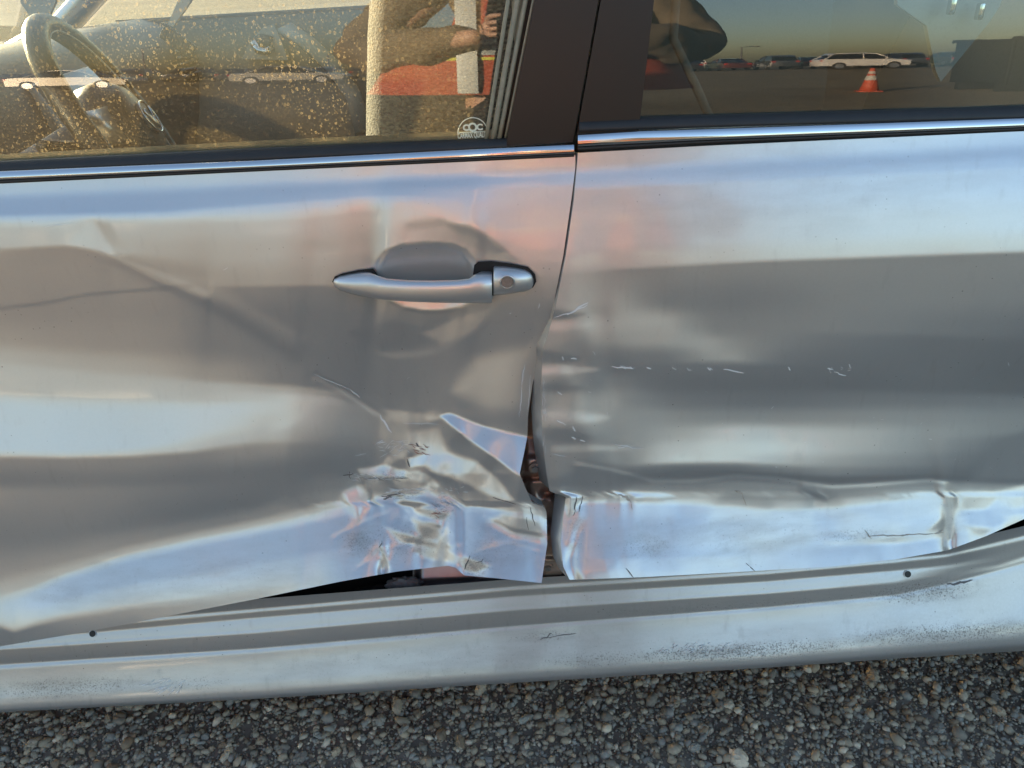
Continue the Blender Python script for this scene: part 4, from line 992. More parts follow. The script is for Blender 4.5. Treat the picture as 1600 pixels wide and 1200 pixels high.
# inner near pillar trim
box('centre_pillar', (0.105, 0.245, 1.12), (0.12, 0.025, 0.56), M['trimgrey'], car, 0.008, Matrix.Rotation(R(10), 3, 'X'))
grid_surf('windscreen', lambda u, v: (-1.36 + u * 0.86, YC + (v - 0.5) * 2 * (0.74 - 0.15 * u), 0.955 + u * 0.455 - 0.03 * (2 * v - 1) ** 2), 10, 10, M['glass_clear'], car)
grid_surf('rear_screen', lambda u, v: (1.22 + u * 0.52, YC + (v - 0.5) * 2 * (0.58 + 0.1 * u), 1.39 - u * 0.39 - 0.03 * (2 * v - 1) ** 2), 10, 10, M['glass_rear'], car)
def far_pane(x0, x1, x2, x3):
    return grid_surf('far_window_pane', lambda u, v: (x0 + u * (x1 - x0) + v * ((x2 + u * (x3 - x2)) - (x0 + u * (x1 - x0))), 1.69 - 0.14 * v ** 1.3, 0.965 + 0.40 * v), 8, 8, M['glass_clear'], car)
far_pane(-1.15, 0.05, -0.55, 0.07); far_pane(0.15, 1.0, 0.14, 1.08)
# bonnet, boot, bumpers
grid_surf('bonnet', lambda u, v: (-1.36 - u * 0.92, YC + (v - 0.5) * 2 * (0.80 - 0.10 * u * u), 0.955 - 0.16 * u ** 1.6 - 0.07 * abs(2 * v - 1) ** 3), 12, 12, M['paint'], car)
grid_surf('boot_lid', lambda u, v: (1.70 + u * 0.62, YC + (v - 0.5) * 2 * (0.74 - 0.08 * u * u), 1.01 - 0.04 * u - 0.06 * abs(2 * v - 1) ** 3), 10, 12, M['paint'], car)
grid_surf('front_bumper', lambda u, v: (-2.28 - 0.14 * math.cos((v - 0.5) * 2.6) * math.sin(0.4 + u * 2.2), YC + (v - 0.5) * 1.66, 0.80 - 0.58 * u), 10, 14, M['paint'], car)
grid_surf('rear_bumper', lambda u, v: (2.30 + 0.14 * math.cos((v - 0.5) * 2.6) * math.sin(0.4 + u * 2.2), YC + (v - 0.5) * 1.62, 0.98 - 0.72 * u), 10, 14, M['paint'], car)
WX_F, WX_R, WR = -1.42, 1.40, 0.325
def side_panel(name, x0, x1, ztop, yfun, cx, mat=None):
    """body side with a wheel arch cut out of it"""
    n = 40; V = []; F = []; m = 10
    for i in range(n + 1):
        x = x0 + (x1 - x0) * i / n; zb = 0.22; dx = abs(x - cx)
        if dx < 0.385: zb = max(zb, 0.31 + math.sqrt(0.385 ** 2 - dx ** 2) * 0.98)
        zt = ztop(x)
        for j in range(m + 1):
            z = zb + (max(zt, zb + 0.02) - zb) * j / m; V.append((x, yfun(x, z), z))
    w = m + 1
    for i in range(n):
        for j in range(m): F.append((i * w + j, (i + 1) * w + j, (i + 1) * w + j + 1, i * w + j + 1))
    return mesh_obj(name, V, F, mat or M['paint'], car)
def side_y(x, z): return 0.012 + 0.11 * max(0, (z - 0.62) / 0.3) ** 1.6 + 0.03 * max(0, (0.5 - z) / 0.3) + 0.16 * max(0, (abs(x - 0.05) - 1.7) / 0.6) ** 2
XF = float(front.P[:, 0, 0].min()); XR = float(rear.P[:, -1, 0].max())
ztf = lambda x: 0.885 - 0.16 * max(0, (-1.36 - x) / 0.92) ** 1.6
ztr = lambda x: 0.93 + 0.02 * min(1, max(0, (x - 0.9) / 0.7)) - 0.03 * max(0, (x - 1.7) / 0.6)
side_panel('front_fender', -2.28, XF - 0.006, ztf, side_y, WX_F); side_panel('rear_quarter', XR + 0.006, 2.30, ztr, side_y, WX_R)
fy = lambda x, z: 2 * YC - side_y(x, z) - 0.06
side_panel('far_fender', -2.28, -0.95, ztf, fy, WX_F); side_panel('far_quarter', 0.96, 2.30, ztr, fy, WX_R)
side_panel('far_door', -0.945, 0.10, lambda x: 0.97, fy, -9); side_panel('far_door', 0.105, 0.955, lambda x: 0.97, fy, 9)
box('floor_pan', (0.0, YC + 0.02, 0.27), (4.3, 1.45, 0.05), M['cavity'], car)
box('engine_bay', (-1.75, YC, 0.55), (0.75, 1.1, 0.42), M['cavity'], car); box('bulkhead', (-1.30, YC, 0.60), (0.05, 1.50, 0.60), M['cavity'], car)
box('boot_wall', (1.55, YC, 0.62), (0.05, 1.40, 0.60), M['cavity'], car)
M['tyre'] = plain('tyre', (0.025, 0.024, 0.023), 0.85, noise=0.3); M['alloy'] = plain('alloy', (0.55, 0.55, 0.56), 0.35, 0.9)
def wheel(x, y, s, zc):
    c = Vector((x, y, zc))
    prof = [(0.10, 0.20), (0.108, 0.27), (0.10, 0.31), (0.07, WR), (-0.07, WR), (-0.10, 0.31), (-0.108, 0.27), (-0.10, 0.20)]
    n = 40
    rings = [[c + Vector((math.cos(2 * math.pi * k / n) * r, w, math.sin(2 * math.pi * k / n) * r)) for w, r in prof] for k in range(n)]; rings.append(rings[0])
    w_ = loft('wheel', rings, M['tyre'], car, closed=True, caps=False)
    bm = bmesh.new()
    bm_cyl(bm, c + Vector((0, -s * 0.06, 0)), c + Vector((0, -s * 0.02, 0)), 0.205, n=32)
    for k in range(10):
        a = 2 * math.pi * k / 10
        bm_box(bm, c + Vector((math.cos(a) * 0.125, -s * 0.085, math.sin(a) * 0.125)), (0.17, 0.02, 0.03), 0.004, Matrix.Rotation(-a, 3, 'Y'))
    bm_cyl(bm, c + Vector((0, -s * 0.105, 0)), c + Vector((0, -s * 0.06, 0)), 0.045, n=20)
    bm_obj('rim', bm, M['alloy'], w_)
for wx in (WX_F, WX_R):
    zc = WR - math.tan(R(2.0)) * wx - 0.006
    wheel(wx, 0.15, 1, zc); wheel(wx, 2 * YC - 0.20, -1, zc)

# ------------------------------------------------------------------ cabin
# inner door trims behind the skins
def door_trim(name, x0, x1, y, sgn, h=0.575):
    t = grid_surf(name, lambda u, v: (x0 + u * (x1 - x0), y + sgn * (0.035 * math.exp(-((v - 0.55) / 0.16) ** 2) + 0.015 * v), 0.33 + h * v), 30, 24, M['trimgrey'], car)
    return t
door_trim('door_trim', -0.92, 0.08, 0.235, 1); door_trim('door_trim', 0.14, 0.95, 0.235, 1)
ft = door_trim('door_trim', -1.05, 0.08, 1.665, -1, 0.645); door_trim('door_trim', 0.14, 0.95, 1.665, -1, 0.645)
box('window_ledge', (-0.45, 0.195, 0.895), (1.1, 0.07, 0.018), M['dash'], car); box('window_ledge', (0.55, 0.195, 0.895), (0.82, 0.07, 0.018), M['dash'], car)
# far door pull: pale pocket with a bright lever and an armrest running forward
M['pale'] = plain('pale_trim', (0.52, 0.52, 0.50), 0.5, noise=0.05, nscale=200)
def far(px, py, y=1.60): return U(px, py, y)
pk = [(378, 92), (392, 62), (412, 42), (428, 38), (438, 60), (450, 94)]
V = [far(*p) for p in pk]; V2 = [v + Vector((0, 0.03, 0)) for v in V]; n = len(V)
mesh_obj('handle_pocket', V + V2, [tuple(range(n))] + [(i, n + i, n + (i + 1) % n, (i + 1) % n) for i in range(n)], M['pale'], ft, False)
tube('door_lever', [far(396, 66, 1.58), far(404, 79, 1.57), far(416, 81, 1.57), far(427, 74, 1.58)], 0.011, M['chrome'], ft, 8)
tube('lever_pocket', [far(398, 70, 1.59), far(410, 62, 1.595), far(424, 66, 1.59)], 0.016, M['dash'], ft, 8)
loft('armrest', [[far(px + dx, py + dy, y) for dx, dy, y in ((-11, 3, 1.52), (11, -7, 1.52), (13, -3, 1.60), (-9, 9, 1.60))] for px, py in ((444, 42), (480, 66), (520, 104), (552, 150), (566, 205))], M['pale'], ft)
# dashboard: one moulded section swept across the car
dprof = [(-1.30, 0.93), (-1.12, 0.965), (-0.98, 0.975), (-0.90, 0.955), (-0.86, 0.90), (-0.855, 0.82), (-0.87, 0.72), (-0.92, 0.60), (-0.98, 0.50), (-1.28, 0.48)]
rings = []
for y in np.linspace(0.21, 1.65, 30):
    k = math.exp(-((y - 0.56) / 0.19) ** 2); c2 = math.exp(-((y - 0.93) / 0.14) ** 2)
    rings.append([Vector((x + (0.05 * k + 0.05 * c2 * (1 if z < 0.9 else 0.3)) * (1 if x > -1.2 else 0), y, z + 0.035 * k * (1 if z > 0.85 else 0))) for x, z in dprof])
dash = loft('dashboard', rings, M['dash'], car, sharp=60)
# centre stack with bright spear and vents
stack = box('centre_stack', (-0.80, 0.93, 0.72), (0.10, 0.30, 0.42), M['silverplastic'], car, 0.02, Matrix.Rotation(R(-22), 3, 'Y'))
for i in range(4): box('vent_slat', (-0.775 + i * 0.004, 0.93, 0.855 - i * 0.022), (0.012, 0.25, 0.006), M['dash'], stack, 0.001)
for yy in (0.30, 1.57):
    for i in range(5): box('vent_slat', (-0.845, yy, 0.90 - i * 0.016), (0.012, 0.12, 0.005), M['silverplastic'], dash, 0.001)
V = [U(300, -40, 0.72), U(286, -18, 0.72), U(262, 38, 0.72), U(270, 42, 0.72), U(296, 4, 0.72), U(312, -36, 0.72)]
mesh_obj('trim_spear', V + [v + Vector((0, .012, 0)) for v in V], [(0, 1, 2, 3, 4, 5)] + [(i, 6 + i, 6 + (i + 1) % 6, (i + 1) % 6) for i in range(6)], M['pale'], dash, False)
# a row of small keys on the stack
for i in range(6):
    a = U(258 + i * 8, 50 + i * 6, 0.74)
    box('key', a, (0.010, 0.006, 0.026), M['wheelskin'], stack, 0.001, Matrix.Rotation(R(38), 3, 'Y'))
box('console', (-0.35, 0.93, 0.48), (0.95, 0.22, 0.22), M['dash'], car, 0.03)
# steering wheel
SC = U(196, 206, 0.50); ax = (Matrix.Rotation(R(14), 3, 'Z') @ Matrix.Rotation(R(-24), 3, 'Y')) @ Vector((1, 0, 0))    # faces the driver
ey = Vector((0, 1, 0)); ey = (ey - ax * ey.dot(ax)).normalized(); ez = ax.cross(ey).normalized()
if ez.z < 0: ez = -ez
RIM = 0.168
rimpts = [SC + ey * math.cos(a) * RIM + ez * math.sin(a) * RIM for a in np.linspace(0, 2 * math.pi, 49)[:-1]]
swheel = tube('steering_wheel', rimpts, 0.0165, M['wheelskin'], car, 14, closed=True)
tube('rim_seam', [SC + ax * 0.010 + ey * math.cos(a) * (RIM - 0.0135) + ez * math.sin(a) * (RIM - 0.0135) for a in np.linspace(0, 2 * math.pi, 49)[:-1]], 0.0013, M['pale'], swheel, 6, closed=True)
def disc_loft(name, radii, mat, parent, sx=1.0, sy=1.0, c=SC):
    rings = [[c + ax * h + ey * math.cos(a) * r * sx + ez * math.sin(a) * r * sy for a in np.linspace(0, 2 * math.pi, 33)[:-1]] for h, r in radii]
    return loft(name, rings, mat, parent)
disc_loft('hub', [(-0.05, 0.06), (-0.02, 0.085), (0.015, 0.080), (0.035, 0.058), (0.042, 0.02)], M['wheelskin'], swheel, 1.0, 0.95)
disc_loft('emblem', [(0.040, 0.031), (0.0445, 0.031), (0.0455, 0.029)], M['dash'], swheel, 1.0, 0.8)
tube('emblem', [SC + ax * 0.046 + ey * math.cos(a) * 0.031 + ez * math.sin(a) * 0.025 for a in np.linspace(0, 2 * math.pi, 33)[:-1]], 0.0016, M['chrome'], swheel, 6, closed=True)
for pts in (((-0.018, 0.012), (-0.004, -0.010), (0.002, -0.018)), ((0.002, -0.018), (0.012, -0.002), (0.020, 0.014))):
    tube('emblem', [SC + ax * 0.047 + ey * a + ez * b_ for a, b_ in pts], 0.0028, M['chrome'], swheel, 6)
for a0, w in ((R(8), 0.030), (R(172), 0.030), (R(-90), 0.026)):
    dr = ey * math.cos(a0) + ez * math.sin(a0); pr = ax.cross(dr)
    loft('spoke', [[SC + dr * r + pr * s1 * ww + ax * (h + s2 * 0.008) for s1, s2 in ((-1, -1), (1, -1), (1, 1), (-1, 1))] for r, ww, h in ((0.06, w, 0.012), (0.11, w * 0.8, 0.004), (RIM - 0.004, w * 0.65, 0.0))], M['pale'] if abs(a0) < 0.3 else M['silverplastic'], swheel)
tube('column_stalk', [SC - ax * 0.06 + ey * 0.05, SC - ax * 0.06 - ey * 0.16 + ez * 0.03], 0.009, M['wheelskin'], swheel, 8)
tube('column', [SC - ax * 0.02, SC - ax * 0.35], 0.05, M['dash'], swheel, 14)
# seats in pale speckled cloth
cm, nt, b = new_mat('seat_cloth'); L = nt.links.new
tc = N(nt, 'ShaderNodeTexCoord'); mp = N(nt, 'ShaderNodeMapping'); mp.inputs['Scale'].default_value = (190, 190, 330); L(tc.outputs['Object'], mp.inputs[0])
nz = N(nt, 'ShaderNodeTexNoise'); nz.inputs['Scale'].default_value = 1.0; nz.inputs['Detail'].default_value = 3; L(mp.outputs[0], nz.inputs['Vector'])
cr = N(nt, 'ShaderNodeValToRGB'); e = cr.color_ramp.elements; e[0].position = .36; e[0].color = (.08, .08, .075, 1); e[1].position = .66; e[1].color = (.28, .265, .23, 1); L(nz.outputs['Fac'], cr.inputs[0])
L(cr.outputs[0], b.inputs['Base Color']); b.inputs['Roughness'].default_value = .9
bp = N(nt, 'ShaderNodeBump'); bp.inputs['Distance'].default_value = .003; L(nz.outputs['Fac'], bp.inputs['Height']); L(bp.outputs[0], b.inputs['Normal'])
M['cloth'] = cm
def pillow(name, c, s, mat, parent, rot=None, e=3.2):
    bm = bmesh.new(); bmesh.ops.create_uvsphere(bm, u_segments=28, v_segments=18, radius=1.0)
    for v in bm.verts:
        n = v.co.normalized(); k = (abs(n.x) ** e + abs(n.y) ** e + abs(n.z) ** e) ** (-1 / e); v.co = n * k
    m = Matrix.Translation(Vector(c)) @ (rot.to_4x4() if rot else Matrix.Identity(4)) @ Matrix.Diagonal((s[0] / 2, s[1] / 2, s[2] / 2, 1))
    bmesh.ops.transform(bm, matrix=m, verts=bm.verts)
    return bm_obj(name, bm, mat, parent, True)
for y in (0.52, 1.34):
    dx = -0.06 if y < 0.9 else 0.0
    s_ = pillow('seat', (-0.30 + dx, y, 0.47), (0.56, 0.52, 0.20), M['cloth'], car)
    rt = Matrix.Rotation(R(9 if y < .9 else 20), 3, 'Y')
    pillow('backrest', (dx + 0.02, y, 0.84), (0.26, 0.54, 0.74), M['cloth'], s_, rt, 4.5)
    pillow('headrest', (0.14 + dx, y, 1.30), (0.11, 0.27, 0.17), M['cloth'], s_, rt)
    for q in (-0.06, 0.06): tube('headrest_post', [(0.09 + dx, y + q, 1.14), (0.125 + dx, y + q, 1.24)], 0.006, M['chrome'], s_, 8)
rb = pillow('rear_bench', (0.86, YC, 0.46), (0.55, 1.30, 0.22), M['trimgrey'], car)
pillow('backrest', (1.14, YC, 0.78), (0.18, 1.30, 0.62), M['trimgrey'], rb, Matrix.Rotation(R(22), 3, 'Y'), 4)
for y in (0.50, 0.93, 1.36): pillow('headrest', (1.27, y, 1.12), (0.12, 0.28, 0.17), M['trimgrey'], rb, Matrix.Rotation(R(15), 3, 'Y'))
# pale wedge for the far rear pillar trim, set nearer, with two bright guides
V = [U(*p, 0.50) for p in ((1405, -140), (1610, -140), (1562, 10), (1545, 36), (1470, 128), (1462, 110), (1448, 40), (1402, 8))]; n = len(V)
wd = mesh_obj('belt_webbing', V + [v + Vector((0.0, .012, 0)) for v in V], [tuple(range(n))] + [(i, n + i, n + (i + 1) % n, (i + 1) % n) for i in range(n)], M['pale'], car, False)
for px, py in ((1487, 10), (1531, 18)): box('belt_buckle', U(px, py, 0.48), (0.009, 0.012, 0.022), M['chrome'], wd, 0.003)
# pale sheet standing in for a triangular sunlit patch behind the wheel
V = [U(*p, 0.80) for p in ((30, -80), (90, -80), (87, 2), (68, 44), (58, 44), (32, 4))]; n = len(V)
mesh_obj('sunlit_patch', V + [v + Vector((0.0, .008, 0)) for v in V], [tuple(range(n))] + [(i, n + i, n + (i + 1) % n, (i + 1) % n) for i in range(n)], M['pale'], car, False)
tube('seat_belt', [U(1085, -200, 0.30), U(1060, -60, 0.32), U(1052, 60, 0.33), U(1085, 130, 0.35), U(1110, 185, 0.36)], 0.006, M['trimgrey'], car, 6)  # thin grey tube standing in for a faint diagonal reflection
# inside mirror hanging in the screen
pillow('inside_mirror', (-0.72, YC, 1.26), (0.03, 0.24, 0.065), M['wheelskin'], car)
# ------------------------------------------------------------------ the lot behind the photographer, which the glass and paint mirror
M['darkglass'] = plain('dark_glass', (0.012, 0.014, 0.015), 0.05, spec=0.8)
M['lamp'] = plain('head_lamp', (0.75, 0.76, 0.78), 0.1, 0.3); M['redlamp'] = plain('tail_lamp', (0.45, 0.02, 0.015), 0.15, 0, 0.5)
PAINT = {}
def paint_of(k, col):
    if k not in PAINT: PAINT[k] = plain('paint_' + k, col, 0.3, 0.25, 0.9, noise=0.05, nscale=3)
    return PAINT[k]
SEDAN = dict(body=[(-2.35, .30), (-2.40, .55), (-2.25, .74), (-1.2, .90), (1.45, .96), (2.25, .92), (2.38, .70), (2.34, .32)],
             cabin=[(-1.25, .90), (-0.55, 1.36), (0.05, 1.45), (0.75, 1.41), (1.65, .95)], roof=[(-0.50, 1.375), (0.05, 1.47), (0.78, 1.425), (0.70, 1.40), (0.05, 1.43), (-0.48, 1.34)])
SUV = dict(body=[(-2.30, .36), (-2.36, .62), (-2.22, .90), (-1.25, 1.06), (2.10, 1.12), (2.32, 1.06), (2.38, .78), (2.34, .40)],
           cabin=[(-1.30, 1.05), (-0.62, 1.60), (0.10, 1.70), (1.60, 1.67), (2.20, 1.10)], roof=[(-0.58, 1.615), (0.10, 1.72), (1.62, 1.69), (1.95, 1.50), (1.60, 1.63), (0.10, 1.66), (-0.55, 1.56)])
def prism(name, poly, w0, w1, z0, z1, mat, parent, bevel=0.05):
    """side outline given body width, narrowing with height"""
    rings = []
    for s in (-1, -0.82, 0.82, 1):
        k = 1.0 if abs(s) < 0.9 else 0.97
        rings.append([Vector((x * k, s * (w0 + (w1 - w0) * min(1, max(0, (z - z0) / (z1 - z0)))), z if k == 1 else z0 + (z - z0) * (0.96 if z > (z0 + z1) / 2 else 1.06))) for x, z in poly])
    return loft(name, rings, mat, parent, sharp=30)
def parked_car(label, loc, heading, col, key, spec=SEDAN, group='cars parked across the lot'):
    t = empty('parked_car', loc, heading); tag(t, label, 'car', group)
    p = paint_of(key, col)
    body = prism('body', spec['body'], 0.90, 0.84, 0.3, 1.0, p, t)
    zt = max(z for x, z in spec['cabin']); zb = min(z for x, z in spec['cabin'])
    prism('windows', spec['cabin'], 0.80, 0.60, zb, zt, M['darkglass'], t)
    prism('roof', spec['roof'], 0.66, 0.63, zb, zt + 0.02, p, t)
    for x0, x1 in (((-1.28, spec['cabin'][0][1]), (-0.50, spec['cabin'][1][1])), ((0.15, spec['cabin'][0][1]), (0.15, zt - 0.02)), ((spec['cabin'][-1][0], zb), (spec['cabin'][-2][0], spec['cabin'][-2][1]))):
        for s in (-1, 1): tube('pillar', [(x0[0], s * 0.805, x0[1]), ((x0[0] + x1[0]) / 2, s * 0.715, (x0[1] + x1[1]) / 2), (x1[0], s * 0.635, x1[1])], 0.035, p, t, 6)
    wr = 0.33 if spec is SEDAN else 0.37
    for x in (-1.42, 1.42):
        for s in (-1, 1):
            w = cyl('wheel', (x, s * 0.70, wr), (x, s * 0.905, wr), wr, M['tyre'], t, n=24)
            cyl('rim', (x, s * 0.90, wr), (x, s * 0.918, wr), wr * 0.66, M['alloy'], w, n=20)
    zl = 0.66 if spec is SEDAN else 0.82
    for s in (-1, 1):
        box('head_lamp', (-2.27, s * 0.66, zl), (0.16, 0.30, 0.12), M['lamp'], t, 0.02)
        box('tail_lamp', (2.30, s * 0.70, zl + 0.12), (0.12, 0.24, 0.16), M['redlamp'], t, 0.02)
        box('door_mirror', (-0.95, s * 0.95, zb + 0.07), (0.10, 0.16, 0.12), p, t, 0.02)
    return t
def clone(t, label, loc, heading):
    c = t.copy(); COL.objects.link(c); c.location = loc; c.rotation_euler = (0, 0, heading); c['label'] = label
    for ch in list(t.children):
        k = ch.copy(); COL.objects.link(k); k.parent = c
        for g in list(ch.children):
            q = g.copy(); COL.objects.link(q); q.parent = k
    return c
PI = math.pi
suv = parked_car('white estate SUV standing alone past the traffic cone', (18.6, -42.5, 0), PI, (0.72, 0.70, 0.66), 'white', SUV)
a1 = parked_car('silver sedan mirrored in the front window beside the photographer', (-8.8, -33.0, 0), PI, (0.33, 0.31, 0.27), 'silver')
clone(a1, 'silver sedan mirrored behind the steering wheel', (-16.3, -30.5, 0), PI + 0.04)
FAR = 'dark car in the long far row along the horizon'
d1 = parked_car(FAR, (11.0, -50.0, 0), PI * 0.5 + 0.1, (0.035, 0.037, 0.042), 'black', group='dark cars of the far row')
d2 = parked_car(FAR, (13.8, -50.5, 0), PI * 0.5, (0.10, 0.03, 0.03), 'maroon', group='dark cars of the far row')
d3 = parked_car(FAR, (16.6, -50.0, 0), PI * 0.52, (0.06, 0.065, 0.07), 'grey', SUV, group='dark cars of the far row')
xs = [x for x in np.arange(-36, 42, 2.75) if not 9.5 < x < 18.0]
for i, x in enumerate(xs):
    clone((d1, d3, d2, d1, d2, d3, d3)[i % 7], FAR, (float(x), -50.0 - (i * 7 % 5) * 0.3, 0), PI * (0.5 if i % 3 else -0.5) + 0.08 * math.sin(i * 2.3))
clone(suv, 'white SUV in the last row, behind the far row of dark cars', (13.9, -62, 0), PI * 0.5)
row = sorted([o for o in COL.objects if o.get('label') == FAR], key=lambda o: o.location.x)
ORD = ['leftmost'] + [w + ' from the left' for w in 'second third fourth fifth sixth seventh eighth ninth tenth eleventh twelfth thirteenth fourteenth fifteenth sixteenth seventeenth eighteenth nineteenth twentieth twenty-first twenty-second twenty-third twenty-fourth twenty-fifth twenty-sixth twenty-seventh twenty-eighth'.split()] + ['rightmost'] * 6
KIND = {'black': 'black sedan', 'maroon': 'maroon sedan', 'grey': 'dark grey SUV'}
for k, o in enumerate(row):
    key = [c for c in o.children if c.name.startswith('body')][0].data.materials[0].name.split('_')[1].split('.')[0]
    o['label'] = KIND[key] + ' in the far row of cars, ' + ORD[k if k < len(row) - 1 else 28]
# light poles
M['pole'] = plain('pole_steel', (0.10, 0.10, 0.10), 0.5, 0.5)
def light_pole(label, x, y, h=7.5):
    t = empty('light_pole', (x, y, 0)); tag(t, label, 'light pole', 'light poles at the far side of the lot')
    cyl('base', (0, 0, 0), (0, 0, 0.6), 0.25, M['pole'], t); cyl('pole', (0, 0, 0.6), (0, 0, h), 0.09, M['pole'], t, 0.06)
    tube('arm', [(0, 0, h - 0.1), (0.4, 0, h + 0.05), (0.9, 0, h + 0.05)], 0.04, M['pole'], t); box('lamp_head', (1.1, 0, h + 0.05), (0.6, 0.3, 0.12), M['pole'], t, 0.03)
light_pole('light pole behind the white SUV, right of the photographer', 19.0, -66.0, 3.4); light_pole('light pole above the left silver sedan', -29.0, -66.0, 5.2); light_pole('light pole above the right silver sedan', -13.8, -64.0, 3.6)
# traffic cone
def traffic_cone(loc):
    t = empty('traffic_cone', loc, 0.2); tag(t, 'orange traffic cone with two pale collars on the gravel', 'traffic cone')
    M['cone'] = plain('cone_orange', (0.45, 0.07, 0.03), 0.6, noise=0.15, nscale=20); M['collar'] = plain('cone_collar', (0.42, 0.41, 0.38), 0.6)
    n = 28
    def ring(r, z): return [Vector((math.cos(2 * PI * k / n) * r, math.sin(2 * PI * k / n) * r, z)) for k in range(n)]
    rad = lambda z: 0.150 - (z - 0.035) * 0.165
    loft('body', [ring(rad(z), z) for z in (0.035, 0.2, 0.4, 0.6, 0.71)] + [ring(0.030, 0.725)], M['cone'], t)
    loft('collar', [ring(rad(z) + 0.003, z) for z in (0.36, 0.50)], M['collar'], t, caps=False); loft('collar', [ring(rad(z) + 0.003, z) for z in (0.56, 0.63)], M['collar'], t, caps=False)
    box('base', (0, 0, 0.018), (0.36, 0.36, 0.036), M['cone'], t, 0.012)
traffic_cone((5.75, -11.9, 0))
# dark open-topped bin at the right
def waste_bin(loc, rz):
    t = empty('waste_container', loc, rz); t.scale = (1, 1, 1.25); tag(t, 'low black steel waste container at the right of the lot', 'container')
    m = plain('black_steel', (0.012, 0.013, 0.011), 0.6, 0.1, noise=0.5, nscale=4)
    bm = bmesh.new()
    for c, s in (((0, -0.85, .68), (3.4, .06, 1.0)), ((0, 0.85, .68), (3.4, .06, 1.0)), ((-1.7, 0, .68), (.06, 1.64, 1.0)), ((1.7, 0, .68), (.06, 1.64, 1.0)), ((0, 0, .2), (3.34, 1.64, .06))): bm_box(bm, c, s, 0.008)
    bm_obj('body', bm, m, t)
    for x in np.linspace(-1.5, 1.5, 7):
        for s in (-1, 1): box('rib', (x, s * 0.91, .66), (0.08, 0.06, 0.95), m, t, 0.01)
    for s in (-1, 1): box('rim', (0, s * 0.88, 1.19), (3.5, 0.1, 0.08), m, t, 0.01); box('skid', (0, s * 0.6, .085), (3.4, .14, .17), m, t, 0.01)
bin_ = waste_bin((8.9, -11.4, 0), 0.06)
# ------------------------------------------------------------------ the photographer, standing behind the phone
M['skin'] = plain('skin', (0.48, 0.30, 0.22), 0.5, noise=0.12, nscale=40); M['hair'] = plain('hair', (0.03, 0.022, 0.016), 0.6)
M['jacket'] = plain('tan_jacket', (0.16, 0.128, 0.085), 0.85, noise=0.25, nscale=18, bump=0.4); M['trousers'] = plain('dark_trousers', (0.022, 0.022, 0.026), 0.9, noise=0.3, nscale=25)
M['vest'] = plain('orange_vest', (0.42, 0.066, 0.024), 0.65, noise=0.12, nscale=14); M['lime'] = plain('lime_tape', (0.62, 0.66, 0.08), 0.6); M['tape'] = plain('grey_tape', (0.30, 0.36, 0.38), 0.35, 0.2); M['boot'] = plain('boot', (0.05, 0.035, 0.022), 0.7)
M['eye'] = plain('eye', (0.6, 0.58, 0.55), 0.2); M['phone'] = plain('phone_black', (0.015, 0.015, 0.017), 0.15)
def skin_mesh(name, chains, mat, parent, root=0, sub=2):
    V = []; Ed = []; Rd = []
    for ch in chains:
        prev = None
        for p in ch:
            if isinstance(p, int): prev = p; continue
            V.append(p[:3]); Rd.append((p[3], p[4] if len(p) > 4 else p[3]))
            if prev is not None: Ed.append((prev, len(V) - 1))
            prev = len(V) - 1
    bm = bmesh.new(); lay = bm.verts.layers.skin.verify(); bv = []
    for i, v in enumerate(V):
        q = bm.verts.new(v); q[lay].radius = Rd[i]; q[lay].use_root = (i == root); bv.append(q)
    for a, b_ in Ed: bm.edges.new((bv[a], bv[b_]))
    me = D.meshes.new(name); bm.to_mesh(me); bm.free(); me.materials.append(mat)
    o = D.objects.new(name, me); COL.objects.link(o); o.parent = parent
    m = o.modifiers.new('skin', 'SKIN'); m.use_smooth_shade = True; m.branch_smoothing = 0.6
    s = o.modifiers.new('subdivision', 'SUBSURF'); s.levels = sub; s.render_levels = sub
    return o
person = empty('person', (0.065, -1.09, 0)); tag(person, 'person in orange safety vest and tan jacket taking the picture, mirrored in the windows', 'person')
# local frame: facing +Y; phone is held in front of the chest
PH = Vector((0.0, 0.292, 1.105))
WL, WRt = Vector((-0.112, 0.262, 1.10)), Vector((0.112, 0.262, 1.10))
EL, ER = Vector((-0.45, -0.03, 1.05)), Vector((0.45, -0.03, 1.05))
skin_mesh('body', [
    [(0, 0, .98, .15, .11), (0, .0, 1.15, .15, .11), (0, 0, 1.32, .16, .105), (0, -.005, 1.44, .10, .08), (0, .0, 1.52, .055), (0, .01, 1.58, .062), (0, .02, 1.66, .078, .095), (0, .02, 1.75, .06, .075)],
    [2, (-.17, -.01, 1.40, .062), (-.27, -.02, 1.24, .050), (*EL, .042), (-.30, .13, 1.07, .040), (*WL, .028)],
    [2, (.17, -.01, 1.40, .062), (.27, -.02, 1.24, .050), (*ER, .042), (.30, .13, 1.07, .040), (*WRt, .028)],
    [0, (-.10, 0, .88, .095), (-.13, .02, .50, .060), (-.14, 0, .10, .042), (-.145, .12, .045, .035)],
    [0, (.10, 0, .88, .095), (.13, .02, .50, .060), (.14, 0, .10, .042), (.145, .12, .045, .035)]], M['skin'], person)
